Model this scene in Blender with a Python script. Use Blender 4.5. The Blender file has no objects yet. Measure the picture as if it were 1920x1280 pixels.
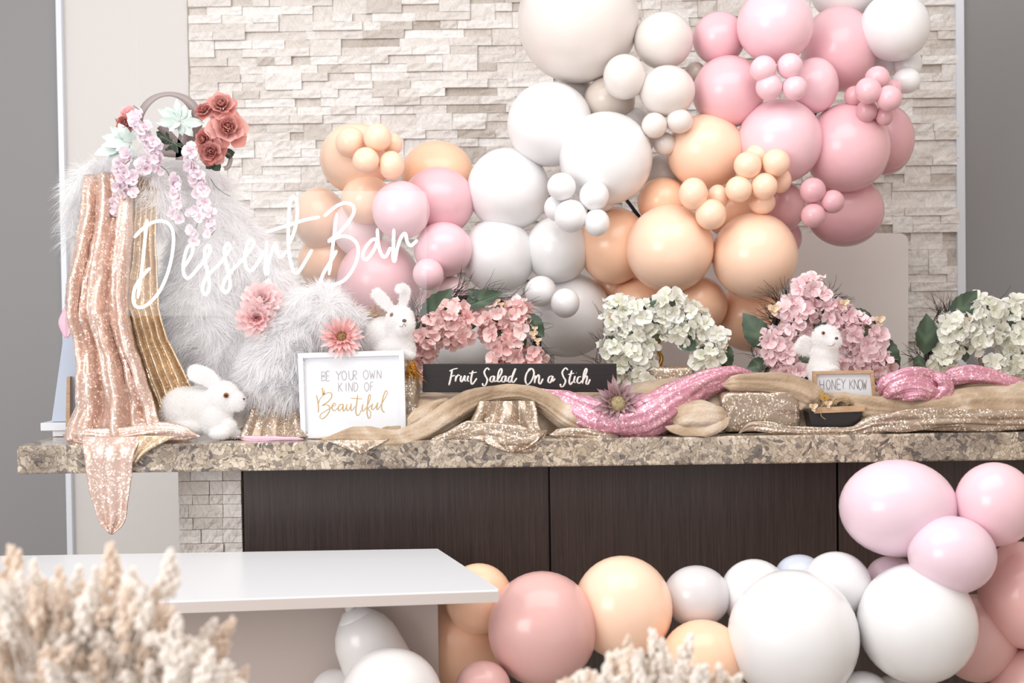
import bpy, bmesh, math, random
import numpy as np
from mathutils import Vector, Matrix, Euler, noise
random.seed(7)
rng = np.random.default_rng(7)
sc = bpy.context.scene
COL = sc.collection
R = math.radians

# ------------------------------------------------------------------ camera, world, lights, exposure
F = 2400.0                                   # focal length in pixels of the 1920x1280 frame
CY = -3.87                                   # camera stands 3.87 m in front of the counter edge
ROT = (Matrix.Rotation(R(90 - 1.2), 3, 'X') @ Matrix.Rotation(R(-0.8), 3, 'Z'))
def ray(px, py):
    d = ROT @ Vector(((px - 960) / F, -(py - 640) / F, -1.0))
    return d / d.y
CZ = 1.07 - ray(975, 823).z * (0 - CY)       # counter top edge is 1.07 m high
cam_d = bpy.data.cameras.new('camera'); cam = bpy.data.objects.new('camera', cam_d); COL.objects.link(cam)
cam_d.sensor_width = 36; cam_d.lens = 36 * F / 1920; cam_d.clip_start = 0.05
cam.location = (0, CY, CZ); cam.rotation_euler = ROT.to_euler()
cam_d.dof.use_dof = True; cam_d.dof.focus_distance = 4.05; cam_d.dof.aperture_fstop = 3.4
sc.camera = cam
w = bpy.data.worlds.new('room light'); sc.world = w; w.use_nodes = True
w.node_tree.nodes['Background'].inputs[0].default_value = (1.0, 0.99, 0.985, 1)
w.node_tree.nodes['Background'].inputs[1].default_value = 0.84
def area(name, loc, target, sx, sy, power, col):
    l = bpy.data.lights.new(name, 'AREA'); l.shape = 'RECTANGLE'; l.size = sx; l.size_y = sy; l.energy = power; l.color = col
    o = bpy.data.objects.new(name, l); COL.objects.link(o); o.location = loc
    o.rotation_euler = (Vector(target) - Vector(loc)).to_track_quat('-Z', 'Y').to_euler()
area('window_daylight', (-3.5, -4.3, 2.3), (0, 0.4, 1.3), 2.6, 2.2, 112, (1.0, 0.985, 0.98))
area('ceiling_light', (0.0, -1.2, 3.3), (0.0, -0.5, 0.9), 3.2, 1.8, 55, (1.0, 0.97, 0.94))
vs = sc.view_settings
vs.view_transform = 'Standard'; vs.look = 'None'; vs.exposure = 0.04; vs.gamma = 1.0; vs.use_curve_mapping = False

def P(px, py, Y):
    return Vector((0, CY, CZ)) + ray(px, py) * (Y - CY)
def Pz(px, py, z):
    r = ray(px, py); return Vector((0, CY, CZ)) + r * ((z - CZ) / r.z)
def mpp(Y): return (Y - CY) / F

# ------------------------------------------------------------------ mesh helpers
class MB:
    def __init__(s): s.v = []; s.f = []
    def add(s, v, f):
        n = len(s.v); s.v += [tuple(p) for p in v]; s.f += [tuple(i + n for i in q) for q in f]; return s
def box_vf(c, s, rot=None):
    v = [Vector((x * s[0] / 2, y * s[1] / 2, z * s[2] / 2)) for x in (-1, 1) for y in (-1, 1) for z in (-1, 1)]
    if rot: v = [rot @ p for p in v]
    return [p + Vector(c) for p in v], [(0, 1, 3, 2), (4, 6, 7, 5), (0, 4, 5, 1), (2, 3, 7, 6), (0, 2, 6, 4), (1, 5, 7, 3)]
def prism_vf(poly, Y0, Y1):
    """poly in photo pixels at depth Y0, pushed straight back to Y1"""
    a = [P(x, y, Y0) for x, y in poly]; n = len(a)
    b = [Vector((p.x, Y1, p.z)) for p in a]
    return a + b, [tuple(range(n))[::-1], tuple(range(n, 2 * n))] + [(i, (i + 1) % n, n + (i + 1) % n, n + i) for i in range(n)]
def ortho(t):
    t = t.normalized(); a = Vector((0, 0, 1)) if abs(t.z) < .9 else Vector((1, 0, 0))
    u = t.cross(a).normalized(); return u, t.cross(u).normalized()
def tube_vf(pts, rad, sides=8):
    pts = [Vector(p) for p in pts]; n = len(pts)
    if not hasattr(rad, '__len__'): rad = [rad] * n
    v = []; f = []; u = None
    for i, p in enumerate(pts):
        t = (pts[min(i + 1, n - 1)] - pts[max(i - 1, 0)])
        if t.length < 1e-9: t = Vector((0, 0, 1))
        t.normalize()
        if u is None: u, w_ = ortho(t)
        u = (u - t * u.dot(t)); 
        if u.length < 1e-6: u, _ = ortho(t)
        u.normalize(); w_ = t.cross(u)
        for k in range(sides):
            a = 2 * math.pi * k / sides; v.append(p + (u * math.cos(a) + w_ * math.sin(a)) * rad[i])
    for i in range(n - 1):
        for k in range(sides):
            a = i * sides + k; b = i * sides + (k + 1) % sides; f.append((a, b, b + sides, a + sides))
    f.append(tuple(range(sides))[::-1]); f.append(tuple(range((n - 1) * sides, n * sides)))
    return v, f
def catmull(pts, per=8):
    pts = [Vector(p) for p in pts]
    if len(pts) < 3: per2 = per; return [pts[0].lerp(pts[-1], i / per2) for i in range(per2 + 1)]
    q = [pts[0] * 2 - pts[1]] + pts + [pts[-1] * 2 - pts[-2]]; out = []
    for i in range(1, len(q) - 2):
        for k in range(per):
            t = k / per; a, b, c, d = q[i - 1], q[i], q[i + 1], q[i + 2]
            out.append(.5 * ((2 * b) + (c - a) * t + (2 * a - 5 * b + 4 * c - d) * t * t + (3 * b - a - 3 * c + d) * t ** 3))
    return out + [pts[-1]]
def lathe_vf(profile, c, n=24):
    v = []; f = []; m = len(profile)
    for r, z in profile:
        for k in range(n):
            a = 2 * math.pi * k / n; v.append((c[0] + r * math.cos(a), c[1] + r * math.sin(a), c[2] + z))
    for i in range(m - 1):
        for k in range(n):
            f.append((i * n + k, i * n + (k + 1) % n, (i + 1) * n + (k + 1) % n, (i + 1) * n + k))
    f.append(tuple(range(n))[::-1]); f.append(tuple(range((m - 1) * n, m * n)))
    return v, f
def ball_vf(c, r, seg=12, rings=8):
    if not hasattr(r, '__len__'): r = (r, r, r)
    v = [(c[0], c[1], c[2] + r[2])]; f = []
    for i in range(1, rings):
        t = math.pi * i / rings
        for k in range(seg):
            a = 2 * math.pi * k / seg
            v.append((c[0] + r[0] * math.sin(t) * math.cos(a), c[1] + r[1] * math.sin(t) * math.sin(a), c[2] + r[2] * math.cos(t)))
    v.append((c[0], c[1], c[2] - r[2]))
    for k in range(seg): f.append((0, 1 + k, 1 + (k + 1) % seg))
    for i in range(rings - 2):
        for k in range(seg):
            a = 1 + i * seg + k; b = 1 + i * seg + (k + 1) % seg; f.append((a, a + seg, b + seg, b))
    L = len(v) - 1; o = 1 + (rings - 2) * seg
    for k in range(seg): f.append((L, o + (k + 1) % seg, o + k))
    return v, f

WL = {}                                       # world location of every built object
def mesh_from(name, v, f, mat=None, smooth=True):
    me = bpy.data.meshes.new(name); me.from_pydata([tuple(p) for p in v], [], f); me.validate(); me.update()
    if mat: me.materials.append(mat)
    if smooth: me.polygons.foreach_set('use_smooth', [True] * len(me.polygons))
    return me
def link(name, data, parent=None, wloc=(0, 0, 0)):
    o = bpy.data.objects.new(name, data); COL.objects.link(o); wloc = Vector(wloc)
    if parent: o.parent = parent; o.location = wloc - WL[parent.name]
    else: o.location = wloc
    WL[o.name] = wloc
    return o
def obj(name, mb, mat, parent=None, at=None, smooth=False, bevel=0, auto=None):
    """one mesh object; vertices are given in world space"""
    if isinstance(mb, tuple): mb = MB().add(*mb)
    if at is None: at = WL[parent.name] if parent else Vector((0, 0, 0))
    at = Vector(at)
    me = mesh_from(name, [Vector(p) - at for p in mb.v], mb.f, mat, smooth)
    bm = bmesh.new(); bm.from_mesh(me); bmesh.ops.recalc_face_normals(bm, faces=bm.faces)
    if bevel:
        bmesh.ops.bevel(bm, geom=list(bm.edges), offset=bevel, segments=2, affect='EDGES', profile=.5)
    bm.to_mesh(me); bm.free()
    return link(name, me, parent, at)
def thing(name, loc, label, cat, group=None):
    o = link(name, None, None, loc); o.empty_display_size = .05
    return tag(o, label, cat, group)
def tag(o, label, cat, group=None):
    o['label'] = label; o['category'] = cat
    if group: o['group'] = group
    return o
def inst(name, me, parent, M):
    """an object that shares mesh me, world matrix M, child of parent (parents are only translated)"""
    o = bpy.data.objects.new(name, me); COL.objects.link(o); o.parent = parent
    o.matrix_local = Matrix.Translation(-WL[parent.name]) @ M
    WL[o.name] = M.translation.copy()
    return o
def struct(name, mb, mat, **k):
    o = obj(name, mb, mat, **k); o['kind'] = 'structure'; return o
def frame_mat(loc, y, z, s=1.0):
    """matrix whose +Y runs along y and +Z leans to z"""
    y = y.normalized(); x = y.cross(z).normalized(); z = x.cross(y)
    if not hasattr(s, '__len__'): s = (s, s, s)
    M = Matrix((x * s[0], y * s[1], z * s[2])).transposed().to_4x4(); M.translation = loc
    return M

# ------------------------------------------------------------------ materials
def lin(c):
    o = []
    for x in c:
        x = x / 255; o.append(x / 12.92 if x <= .04045 else ((x + .055) / 1.055) ** 2.4)
    return (*o, 1)
class NT:
    def __init__(s, name):
        s.m = bpy.data.materials.new(name); s.m.use_nodes = True; s.t = s.m.node_tree
        s.b = s.t.nodes['Principled BSDF']; s.out = s.t.nodes['Material Output']
    def n(s, typ, **k):
        x = s.t.nodes.new(typ)
        for a, b in k.items():
            if a.startswith('i_'): x.inputs[a[2:].replace('_', ' ')].default_value = b
            else: setattr(x, a, b)
        return x
    def l(s, a, b): s.t.links.new(a, b)
    def coord(s, kind='Object', scale=(1, 1, 1)):
        c = s.n('ShaderNodeTexCoord'); mp = s.n('ShaderNodeMapping'); mp.inputs['Scale'].default_value = scale
        s.l(c.outputs[kind], mp.inputs[0]); return mp.outputs[0]
    def ramp(s, fac, stops):
        r = s.n('ShaderNodeValToRGB'); e = r.color_ramp.elements
        while len(e) < len(stops): e.new(.5)
        for x, (p, c) in zip(e, stops): x.position = p; x.color = c if len(c) == 4 else lin(c)
        s.l(fac, r.inputs[0]); return r.outputs[0]
    def noise(s, co, scale, detail=3, dist=0, rough=.5):
        x = s.n('ShaderNodeTexNoise'); x.inputs['Scale'].default_value = scale; x.inputs['Detail'].default_value = detail
        x.inputs['Distortion'].default_value = dist; x.inputs['Roughness'].default_value = rough
        if co is not None: s.l(co, x.inputs['Vector'])
        return x
    def mix(s, fac, a, b, typ='MIX'):
        x = s.n('ShaderNodeMix', data_type='RGBA', blend_type=typ)
        for i, v in ((0, fac), (6, a), (7, b)):
            if hasattr(v, 'is_linked'): s.l(v, x.inputs[i])
            else: x.inputs[i].default_value = v
        return x.outputs[2]
    def bump(s, h, strength, dist=.01):
        x = s.n('ShaderNodeBump'); x.inputs['Strength'].default_value = strength; x.inputs['Distance'].default_value = dist
        s.l(h, x.inputs['Height']); s.l(x.outputs[0], s.b.inputs['Normal']); return x
    def set(s, **k):
        for a, v in k.items(): s.b.inputs[a.replace('_', ' ')].default_value = v
        return s
def plain(name, c, rough=.5, metal=0, spec=.5, bump=None, var=0):
    t = NT(name); t.set(Base_Color=lin(c), Roughness=rough, Metallic=metal); t.b.inputs['Specular IOR Level'].default_value = spec
    if bump:
        co = t.coord(); t.bump(t.noise(co, bump[0], 4).outputs[0], bump[1], bump[2])
    if var:
        co = t.coord(); nz = t.noise(co, 6, 3)
        d = tuple(max(0, x - var) for x in c); t.l(t.ramp(nz.outputs[0], [(.35, d), (.65, c)]), t.b.inputs['Base Color'])
    return t.m
def balloon_mat(name, c):
    t = NT('balloon ' + name); t.set(Base_Color=lin(c), Roughness=.28)
    t.b.inputs['Specular IOR Level'].default_value = .45
    t.b.inputs['Coat Weight'].default_value = .25; t.b.inputs['Coat Roughness'].default_value = .12
    co = t.coord(); nz = t.noise(co, 1.6, 2)
    t.l(t.mix(nz.outputs[0], lin(tuple(x * .97 for x in c)), lin(tuple(min(255, x * 1.02) for x in c))), t.b.inputs['Base Color'])
    return t.m
def sequin_mat(name, base, hi, scale=230, glit=.55, rough=.28, metal=.85):
    t = NT(name); co = t.coord()
    v = t.n('ShaderNodeTexVoronoi'); v.inputs['Scale'].default_value = scale; t.l(co, v.inputs['Vector'])
    sw = t.noise(co, 16, 2, 2.5)                      # embroidered swirls of sequins
    band = t.ramp(sw.outputs[0], [(.40, (0, 0, 0, 1)), (.46, (1, 1, 1, 1)), (.54, (1, 1, 1, 1)), (.60, (0, 0, 0, 1))])
    dot = t.ramp(v.outputs['Distance'], [(.0, (1, 1, 1, 1)), (.42, (1, 1, 1, 1)), (.55, (0, 0, 0, 1))])
    fac = t.n('ShaderNodeMath', operation='MULTIPLY'); t.l(dot, fac.inputs[0]); t.l(band, fac.inputs[1])
    fac2 = t.n('ShaderNodeMath', operation='MULTIPLY_ADD'); t.l(fac.outputs[0], fac2.inputs[0]); fac2.inputs[1].default_value = .8; fac2.inputs[2].default_value = .12
    col = t.mix(fac.outputs[0], lin(base), lin(hi)); t.l(col, t.b.inputs['Base Color'])
    t.set(Roughness=rough)
    mt = t.n('ShaderNodeMapRange'); t.l(fac.outputs[0], mt.inputs[0]); mt.inputs[3].default_value = metal * .55; mt.inputs[4].default_value = metal; t.l(mt.outputs[0], t.b.inputs['Metallic'])
    # every sequin faces its own way
    geo = t.n('ShaderNodeNewGeometry')
    sub = t.n('ShaderNodeVectorMath', operation='SUBTRACT'); t.l(v.outputs['Color'], sub.inputs[0]); sub.inputs[1].default_value = (.5, .5, .5)
    scl = t.n('ShaderNodeVectorMath', operation='SCALE'); t.l(sub.outputs[0], scl.inputs[0])
    sm = t.n('ShaderNodeMath', operation='MULTIPLY'); t.l(fac2.outputs[0], sm.inputs[0]); sm.inputs[1].default_value = glit * 2; t.l(sm.outputs[0], scl.inputs['Scale'])
    ad = t.n('ShaderNodeVectorMath', operation='ADD'); t.l(geo.outputs['Normal'], ad.inputs[0]); t.l(scl.outputs[0], ad.inputs[1])
    nm = t.n('ShaderNodeVectorMath', operation='NORMALIZE'); t.l(ad.outputs[0], nm.inputs[0]); t.l(nm.outputs[0], t.b.inputs['Normal'])
    return t.m
def petal_mat(name, tip, base, size, var=.12, rough=.55):
    """colour runs from the throat to the tip of the petal in object space"""
    t = NT(name); c = t.n('ShaderNodeTexCoord'); ln = t.n('ShaderNodeVectorMath', operation='LENGTH'); t.l(c.outputs['Object'], ln.inputs[0])
    mr = t.n('ShaderNodeMapRange'); t.l(ln.outputs['Value'], mr.inputs[0]); mr.inputs[2].default_value = size
    info = t.n('ShaderNodeObjectInfo')
    col = t.ramp(mr.outputs[0], [(.05, base), (.75, tip)])
    hs = t.n('ShaderNodeHueSaturation'); t.l(col, hs.inputs['Color'])
    m2 = t.n('ShaderNodeMapRange'); t.l(info.outputs['Random'], m2.inputs[0]); m2.inputs[3].default_value = 1 - var; m2.inputs[4].default_value = 1 + var * .4; t.l(m2.outputs[0], hs.inputs['Value'])
    m3 = t.n('ShaderNodeMapRange'); t.l(info.outputs['Random'], m3.inputs[0]); m3.inputs[3].default_value = 1.15; m3.inputs[4].default_value = .75; t.l(m3.outputs[0], hs.inputs['Saturation'])
    t.l(hs.outputs[0], t.b.inputs['Base Color']); t.set(Roughness=rough)
    tr = t.n('ShaderNodeBsdfTranslucent'); t.l(hs.outputs[0], tr.inputs[0]); mx = t.n('ShaderNodeMixShader'); mx.inputs[0].default_value = .3
    t.l(t.b.outputs[0], mx.inputs[1]); t.l(tr.outputs[0], mx.inputs[2]); t.l(mx.outputs[0], t.out.inputs[0])
    return t.m
def fur_mat(name, c):
    t = NT(name); t.set(Base_Color=lin(c), Roughness=.7); t.b.inputs['Specular IOR Level'].default_value = .2
    tr = t.n('ShaderNodeBsdfTranslucent'); tr.inputs[0].default_value = lin(c); mx = t.n('ShaderNodeMixShader'); mx.inputs[0].default_value = .45
    t.l(t.b.outputs[0], mx.inputs[1]); t.l(tr.outputs[0], mx.inputs[2]); t.l(mx.outputs[0], t.out.inputs[0])
    return t.m

M = {}
M['grey_wall'] = plain('grey wall paint', (146, 144, 145), .7, bump=(180, .05, .002))
M['beige_wall'] = plain('beige wall paint', (220, 215, 212), .7, bump=(180, .05, .002))
M['warm_wall'] = plain('added side wall paint', (214, 200, 186), .7)
M['trim'] = plain('white trim', (228, 232, 240), .35)
M['floor'] = plain('floor tile', (176, 166, 156), .35, var=10)
M['mortar'] = plain('stone backing', (170, 160, 150), .9)
def stone_mat():
    t = NT('split face stone'); co = t.coord()
    a = t.n('ShaderNodeAttribute', attribute_name='tone')
    base = t.ramp(a.outputs['Fac'], [(0, (200, 190, 181)), (.25, (228, 221, 215)), (.6, (242, 238, 235)), (1, (249, 247, 245))])
    n1 = t.noise(co, 9, 5, 2.2); n2 = t.noise(co, 28, 5, 1.2)
    v = t.ramp(n1.outputs[0], [(.40, (1, 1, 1, 1)), (.50, (.84, .80, .76, 1)), (.56, (1, 1, 1, 1))])
    col = t.mix(.55, base, v, 'MULTIPLY'); t.l(col, t.b.inputs['Base Color']); t.set(Roughness=.55)
    ad = t.n('ShaderNodeMath', operation='ADD'); t.l(n1.outputs[0], ad.inputs[0]); t.l(n2.outputs[0], ad.inputs[1])
    t.bump(ad.outputs[0], .55, .02); return t.m
M['stone'] = stone_mat()
def granite():
    t = NT('granite'); co = t.coord(); nz = t.noise(co, 14, 5, 1.2)
    wv = t.n('ShaderNodeVectorMath', operation='MULTIPLY_ADD'); t.l(nz.outputs['Color'], wv.inputs[0]); wv.inputs[1].default_value = (.08, .08, .08); t.l(co, wv.inputs[2])
    v = t.n('ShaderNodeTexVoronoi'); v.inputs['Scale'].default_value = 66; t.l(wv.outputs[0], v.inputs['Vector'])
    e = t.n('ShaderNodeTexVoronoi', feature='DISTANCE_TO_EDGE'); e.inputs['Scale'].default_value = 66; t.l(wv.outputs[0], e.inputs['Vector'])
    sx = t.n('ShaderNodeSeparateColor'); t.l(v.outputs['Color'], sx.inputs[0])
    col = t.ramp(sx.outputs[0], [(.0, (112, 108, 112)), (.12, (158, 150, 146)), (.28, (196, 184, 168)), (.5, (216, 205, 192)), (.72, (234, 225, 214)), (1, (184, 172, 160))])
    big = t.noise(co, 5, 3); col = t.mix(.8, col, t.ramp(big.outputs[0], [(.35, (150, 138, 128)), (.5, (232, 224, 212)), (.7, (200, 186, 168))]), 'MULTIPLY')
    ln = t.ramp(e.outputs[0], [(0, (.30, .27, .25, 1)), (.09, (1, 1, 1, 1))])
    t.l(t.mix(.85, col, ln, 'MULTIPLY'), t.b.inputs['Base Color']); t.set(Roughness=.16); return t.m
M['granite'] = granite()
def wood(name, dark, light, rough=.4, s=(90, 90, 2.2)):
    t = NT(name); co = t.coord(scale=s); n1 = t.noise(co, 2.5, 6, .2, .7)
    t.l(t.ramp(n1.outputs[0], [(.3, dark), (.7, light)]), t.b.inputs['Base Color']); t.set(Roughness=rough); t.bump(n1.outputs[0], .12, .003); return t.m
M['wenge'] = wood('dark wenge veneer', (42, 32, 30), (76, 60, 55))
M['black_wood'] = wood('black stained wood', (16, 12, 12), (36, 28, 27), .5, (3, 60, 60))
M['pine'] = wood('light wood frame', (172, 136, 104), (206, 172, 138), .5, (8, 60, 60))
M['white_paint'] = plain('white painted wood', (226, 228, 233), .4, bump=(60, .06, .003))
M['white_table'] = plain('white gloss table', (228, 229, 233), .22)
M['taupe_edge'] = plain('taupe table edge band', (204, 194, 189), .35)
M['taupe_panel'] = plain('taupe table panel', (190, 177, 171), .3)
M['board'] = plain('pale grey board', (240, 235, 233), .5)
M['blue_board'] = plain('pale blue grey board', (186, 196, 214), .5)
M['black'] = plain('black metal', (22, 20, 21), .4)
M['black_plastic'] = plain('black planter plastic', (34, 28, 28), .35)
M['gold'] = plain('gold metal', (206, 164, 96), .22, 1)
M['silver'] = plain('silver metal', (215, 214, 216), .12, 1)
M['gold_ink'] = plain('gold lettering', (208, 172, 104), .35, .3)
M['grey_ink'] = plain('pale grey lettering', (176, 172, 174), .6)
M['dark_ink'] = plain('grey brown lettering', (142, 130, 124), .6)
M['white_ink'] = plain('off white lettering', (226, 220, 216), .55)
t = NT('neon white tube'); t.set(Base_Color=(1, 1, 1, 1)); t.b.inputs['Emission Color'].default_value = (1, .985, .98, 1); t.b.inputs['Emission Strength'].default_value = 1.05; M['neon'] = t.m
t = NT('clear acrylic'); t.set(Base_Color=(1, 1, 1, 1), Roughness=.08); tr = t.n('ShaderNodeBsdfTransparent'); mx = t.n('ShaderNodeMixShader'); mx.inputs[0].default_value = .05
t.l(tr.outputs[0], mx.inputs[1]); t.l(t.b.outputs[0], mx.inputs[2]); t.l(mx.outputs[0], t.out.inputs[0]); M['acrylic'] = t.m
M['rose_gold'] = sequin_mat('rose gold sequin cloth', (208, 178, 164), (255, 240, 230), 150, .4, .3)
M['bronze'] = sequin_mat('bronze sequin cloth', (206, 180, 150), (252, 234, 208), 170, .4, .3)
M['champagne'] = sequin_mat('champagne sequin cloth', (166, 146, 128), (238, 224, 208), 180, .42, .3)
M['pink_sequin'] = sequin_mat('pink sequin cloth', (200, 138, 156), (242, 202, 210), 190, .36, .3, .6)
def suede():
    t = NT('tan suede cloth'); co = t.coord(); n1 = t.noise(co, 7, 4, .8); n2 = t.noise(co, 120, 3)
    t.l(t.ramp(n1.outputs[0], [(.3, (140, 116, 92)), (.55, (180, 156, 130)), (.72, (212, 198, 182))]), t.b.inputs['Base Color']); t.set(Roughness=.8)
    t.b.inputs['Sheen Weight'].default_value = .3; ad = t.n('ShaderNodeMath', operation='MULTIPLY_ADD'); t.l(n1.outputs[0], ad.inputs[0]); ad.inputs[1].default_value = 3; t.l(n2.outputs[0], ad.inputs[2]); t.bump(ad.outputs[0], .4, .01); return t.m
M['suede'] = suede()
M['pink_satin'] = plain('pink satin', (228, 186, 204), .35)
M['fur'] = fur_mat('white long fur', (251, 250, 251))
M['plush'] = fur_mat('white plush', (252, 251, 251))
M['skin_pink'] = plain('pale pink ear lining', (246, 236, 236), .7)
M['eye_amber'] = plain('amber eye', (150, 82, 36), .08)
M['eye_black'] = plain('black eye', (16, 12, 12), .06)
M['nose'] = plain('grey brown nose', (96, 78, 80), .4)
M['mouth'] = plain('mouth thread', (150, 130, 128), .8)
FS = .034
M['hyd_coral'] = petal_mat('coral pink hydrangea', (255, 222, 219), (248, 188, 185), FS)
M['hyd_pink'] = petal_mat('light pink hydrangea', (255, 232, 236), (249, 202, 208), FS)
M['hyd_white'] = petal_mat('ivory hydrangea', (249, 248, 243), (228, 231, 200), FS, .06)
M['wisteria'] = petal_mat('pale lilac wisteria', (250, 240, 247), (244, 208, 222), FS * .8, .08)
M['rose_petal'] = petal_mat('dusty terracotta rose', (232, 164, 154), (186, 104, 100), .06)
M['peony'] = petal_mat('blush peony', (253, 222, 222), (238, 164, 168), .06)
M['gerbera'] = petal_mat('pink gerbera', (250, 216, 214), (228, 152, 148), .075)
M['protea'] = petal_mat('dusty mauve bracts', (218, 190, 196), (158, 118, 118), .075)
M['cream_bud'] = plain('cream dried bud', (232, 210, 184), .6)
M['brown_disc'] = plain('brown gold flower disc', (150, 112, 70), .7, bump=(300, .8, .004))
M['sage_disc'] = plain('straw flower disc', (178, 160, 122), .8, bump=(300, .8, .004))
def leafmat(name, c, c2, vein=1.0):
    t = NT(name); co = t.n('ShaderNodeTexCoord'); sp = t.n('ShaderNodeSeparateXYZ'); t.l(co.outputs['Object'], sp.inputs[0])
    ab = t.n('ShaderNodeMath', operation='ABSOLUTE'); t.l(sp.outputs[0], ab.inputs[0])
    # side veins: lines y - |x| = const
    sb = t.n('ShaderNodeMath', operation='SUBTRACT'); t.l(sp.outputs[1], sb.inputs[0]); t.l(ab.outputs[0], sb.inputs[1])
    ml = t.n('ShaderNodeMath', operation='MULTIPLY'); t.l(sb.outputs[0], ml.inputs[0]); ml.inputs[1].default_value = 45
    si = t.n('ShaderNodeMath', operation='SINE'); t.l(ml.outputs[0], si.inputs[0])
    col = t.ramp(si.outputs[0], [(.0, c), (.85, c), (1, c2)])
    mid = t.ramp(ab.outputs[0], [(.0, c2), (.02, c)]); t.l(t.mix(.5 * vein, col, mid), t.b.inputs['Base Color']); t.set(Roughness=.5)
    t.bump(si.outputs[0], .25, .02); return t.m
M['leaf'] = leafmat('dark hydrangea leaf', (52, 68, 54), (84, 104, 80))
M['sage'] = leafmat('pale sage leaf', (190, 207, 201), (216, 226, 221))
M['stem'] = plain('green stem', (92, 104, 80), .7)
M['twig'] = plain('dark brown twig', (52, 42, 40), .8)
M['ribbon'] = plain('taupe satin ribbon', (150, 138, 136), .35)
M['straw'] = plain('dried straw fibre', (176, 150, 118), .8)
M['dried'] = plain('bleached dried grass', (250, 241, 232), .9)
M['dried_tan'] = plain('tan dried grass', (238, 218, 200), .9)
M['pot'] = plain('white ceramic vase', (232, 228, 224), .3)

# ------------------------------------------------------------------ room shell
YW = 1.75
def wallquad(name, x0p, x1p, mat, ytop=3.4, Y=YW, thick=.12):
    a = P(x0p, 400, Y).x; b = P(x1p, 400, Y).x
    return struct(name, box_vf(((a + b) / 2, Y + thick / 2, ytop / 2), (b - a, thick, ytop)), mat)
floor = struct('floor', box_vf((0, -.9, -.05), (7.4, 4.9, .1)), M['floor'])
wallquad('wall_left', -420, 117, M['grey_wall'])
wallquad('wall_beige_left', 117, 358, M['beige_wall'])
struct('wall_side_added', box_vf((2.48, -.55, 1.45), (.12, 4.2, 2.9)), M['warm_wall'])  # added out of view to block light on the right and bounce warmth
wallquad('wall_right', 1804, 1990, M['grey_wall'])
for nm, x0, x1 in (('trim_1', 112.5, 122.5), ('trim_2', 1795, 1810)):
    wallquad(nm, x0, x1, M['trim'], Y=YW - .03, thick=.03)
wb = wallquad('wall_back', 358, 1797, M['mortar'])

def stone_mesh(x0, x1, z0, z1, y, d, tone, mat, rough=.006):
    """split-face stone: front grid 4 x 1 with uneven relief"""
    nx = 4; v = []; f = []
    for j, z in enumerate((z0, (z0 + z1) / 2, z1)):
        for i in range(nx + 1):
            x = x0 + (x1 - x0) * i / nx
            edge = .6 if i in (0, nx) or j in (0, 2) else 1
            v.append(Vector((x, y - d - random.uniform(-rough, rough) * edge, z)))
    for j in range(2):
        for i in range(nx):
            a = j * (nx + 1) + i; f.append((a, a + 1, a + nx + 2, a + nx + 1))
    n = len(v); rim = [0, nx, 3 * (nx + 1) - 1, 2 * (nx + 1)]
    bk = [Vector((p.x, y + .01, p.z)) for p in (v[k] for k in rim)]; v += bk
    f += [tuple(range(nx, -1, -1)) + (n, n + 1), tuple(range(2 * (nx + 1), 3 * (nx + 1))) + (n + 2, n + 3),
          (0, nx + 1, 2 * (nx + 1), n + 3, n), (nx, n + 1, n + 2, 3 * nx + 2, 2 * nx + 1)]
    return v, f
def add_tone(me, tones):
    a = me.attributes.new('tone', 'FLOAT', 'FACE'); a.data.foreach_set('value', tones)

BALLOON_ROWS = []           # filled below, used to know which stones are hidden
def build_stones():
    xa, xb = P(361, 300, YW).x, P(1794, 300, YW).x
    ztop = P(960, -40, YW).z; zbot = P(960, 735, YW).z
    h = 15.6 * mpp(YW); rows = int((ztop - zbot) / h) + 1
    busy = [[] for _ in range(rows + 2)]; stones = []
    for r in range(rows):
        x = xa; z1 = ztop - r * h
        occ = sorted(busy[r])
        while x < xb - .004:
            nb = [o for o in occ if o[1] > x + .003]
            lim = nb[0][0] if nb else xb
            if lim <= x + .003: x = nb[0][1]; continue
            L = random.choice((34, 48, 60, 64, 72, 88, 110)) * mpp(YW) * random.uniform(.9, 1.1)
            x1 = min(x + L, lim)
            if lim - x1 < .04: x1 = lim
            two = random.random() < .2 and r < rows - 1 and x1 - x < .16
            if two: busy[r + 1].append((x, x1))
            hh = h * 2 if two else h
            pr = random.choice((.006, .012, .016, .02, .024, .03)); tone = min(1, max(0, random.gauss(.55, .25))) * (.45 if pr < .01 else 1)
            stones.append((x + .0006, x1 - .0006, z1 - hh + .0006, z1 - .0006, pr, tone)); x = x1
    def px(x, z):
        t = Vector((x, YW, z)) - Vector((0, CY, CZ)); c = ROT.transposed() @ t
        return 960 + F * c.x / -c.z, 640 - F * c.y / -c.z
    def hidden(s):
        x, y = px((s[0] + s[1]) / 2, (s[2] + s[3]) / 2)
        if y < -12 or y > 690 or (1040 < x < 1700 and y > 440) or (x < 540 and y > 300 and x < 470 + (y - 400) * .3) or (x < 1000 and y > 560): return True
        return any(((x - b[0]) / (b[2] * 1.0)) ** 2 + ((y - b[1]) / (b[3] * 1.0)) ** 2 < 1 for b in BALLOON_ROWS)
    stones.sort(key=lambda s: (hidden(s), -(s[1] - s[0]) * (s[3] - s[2])))
    rest = MB(); tones = []
    for k, s in enumerate(stones):
        v, f = stone_mesh(s[0], s[1], s[2], s[3], YW, s[4], s[5], None)
        if k < 300:
            c = Vector(((s[0] + s[1]) / 2, YW, (s[2] + s[3]) / 2))
            o = obj('stone', (v, f), M['stone'], wb, at=c); add_tone(o.data, [s[5]] * len(f))
        else: rest.add(v, f); tones += [s[5]] * len(f)
    o = obj('stone_infill', rest, M['stone'], wb); add_tone(o.data, tones); o['kind'] = 'stuff'

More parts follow.
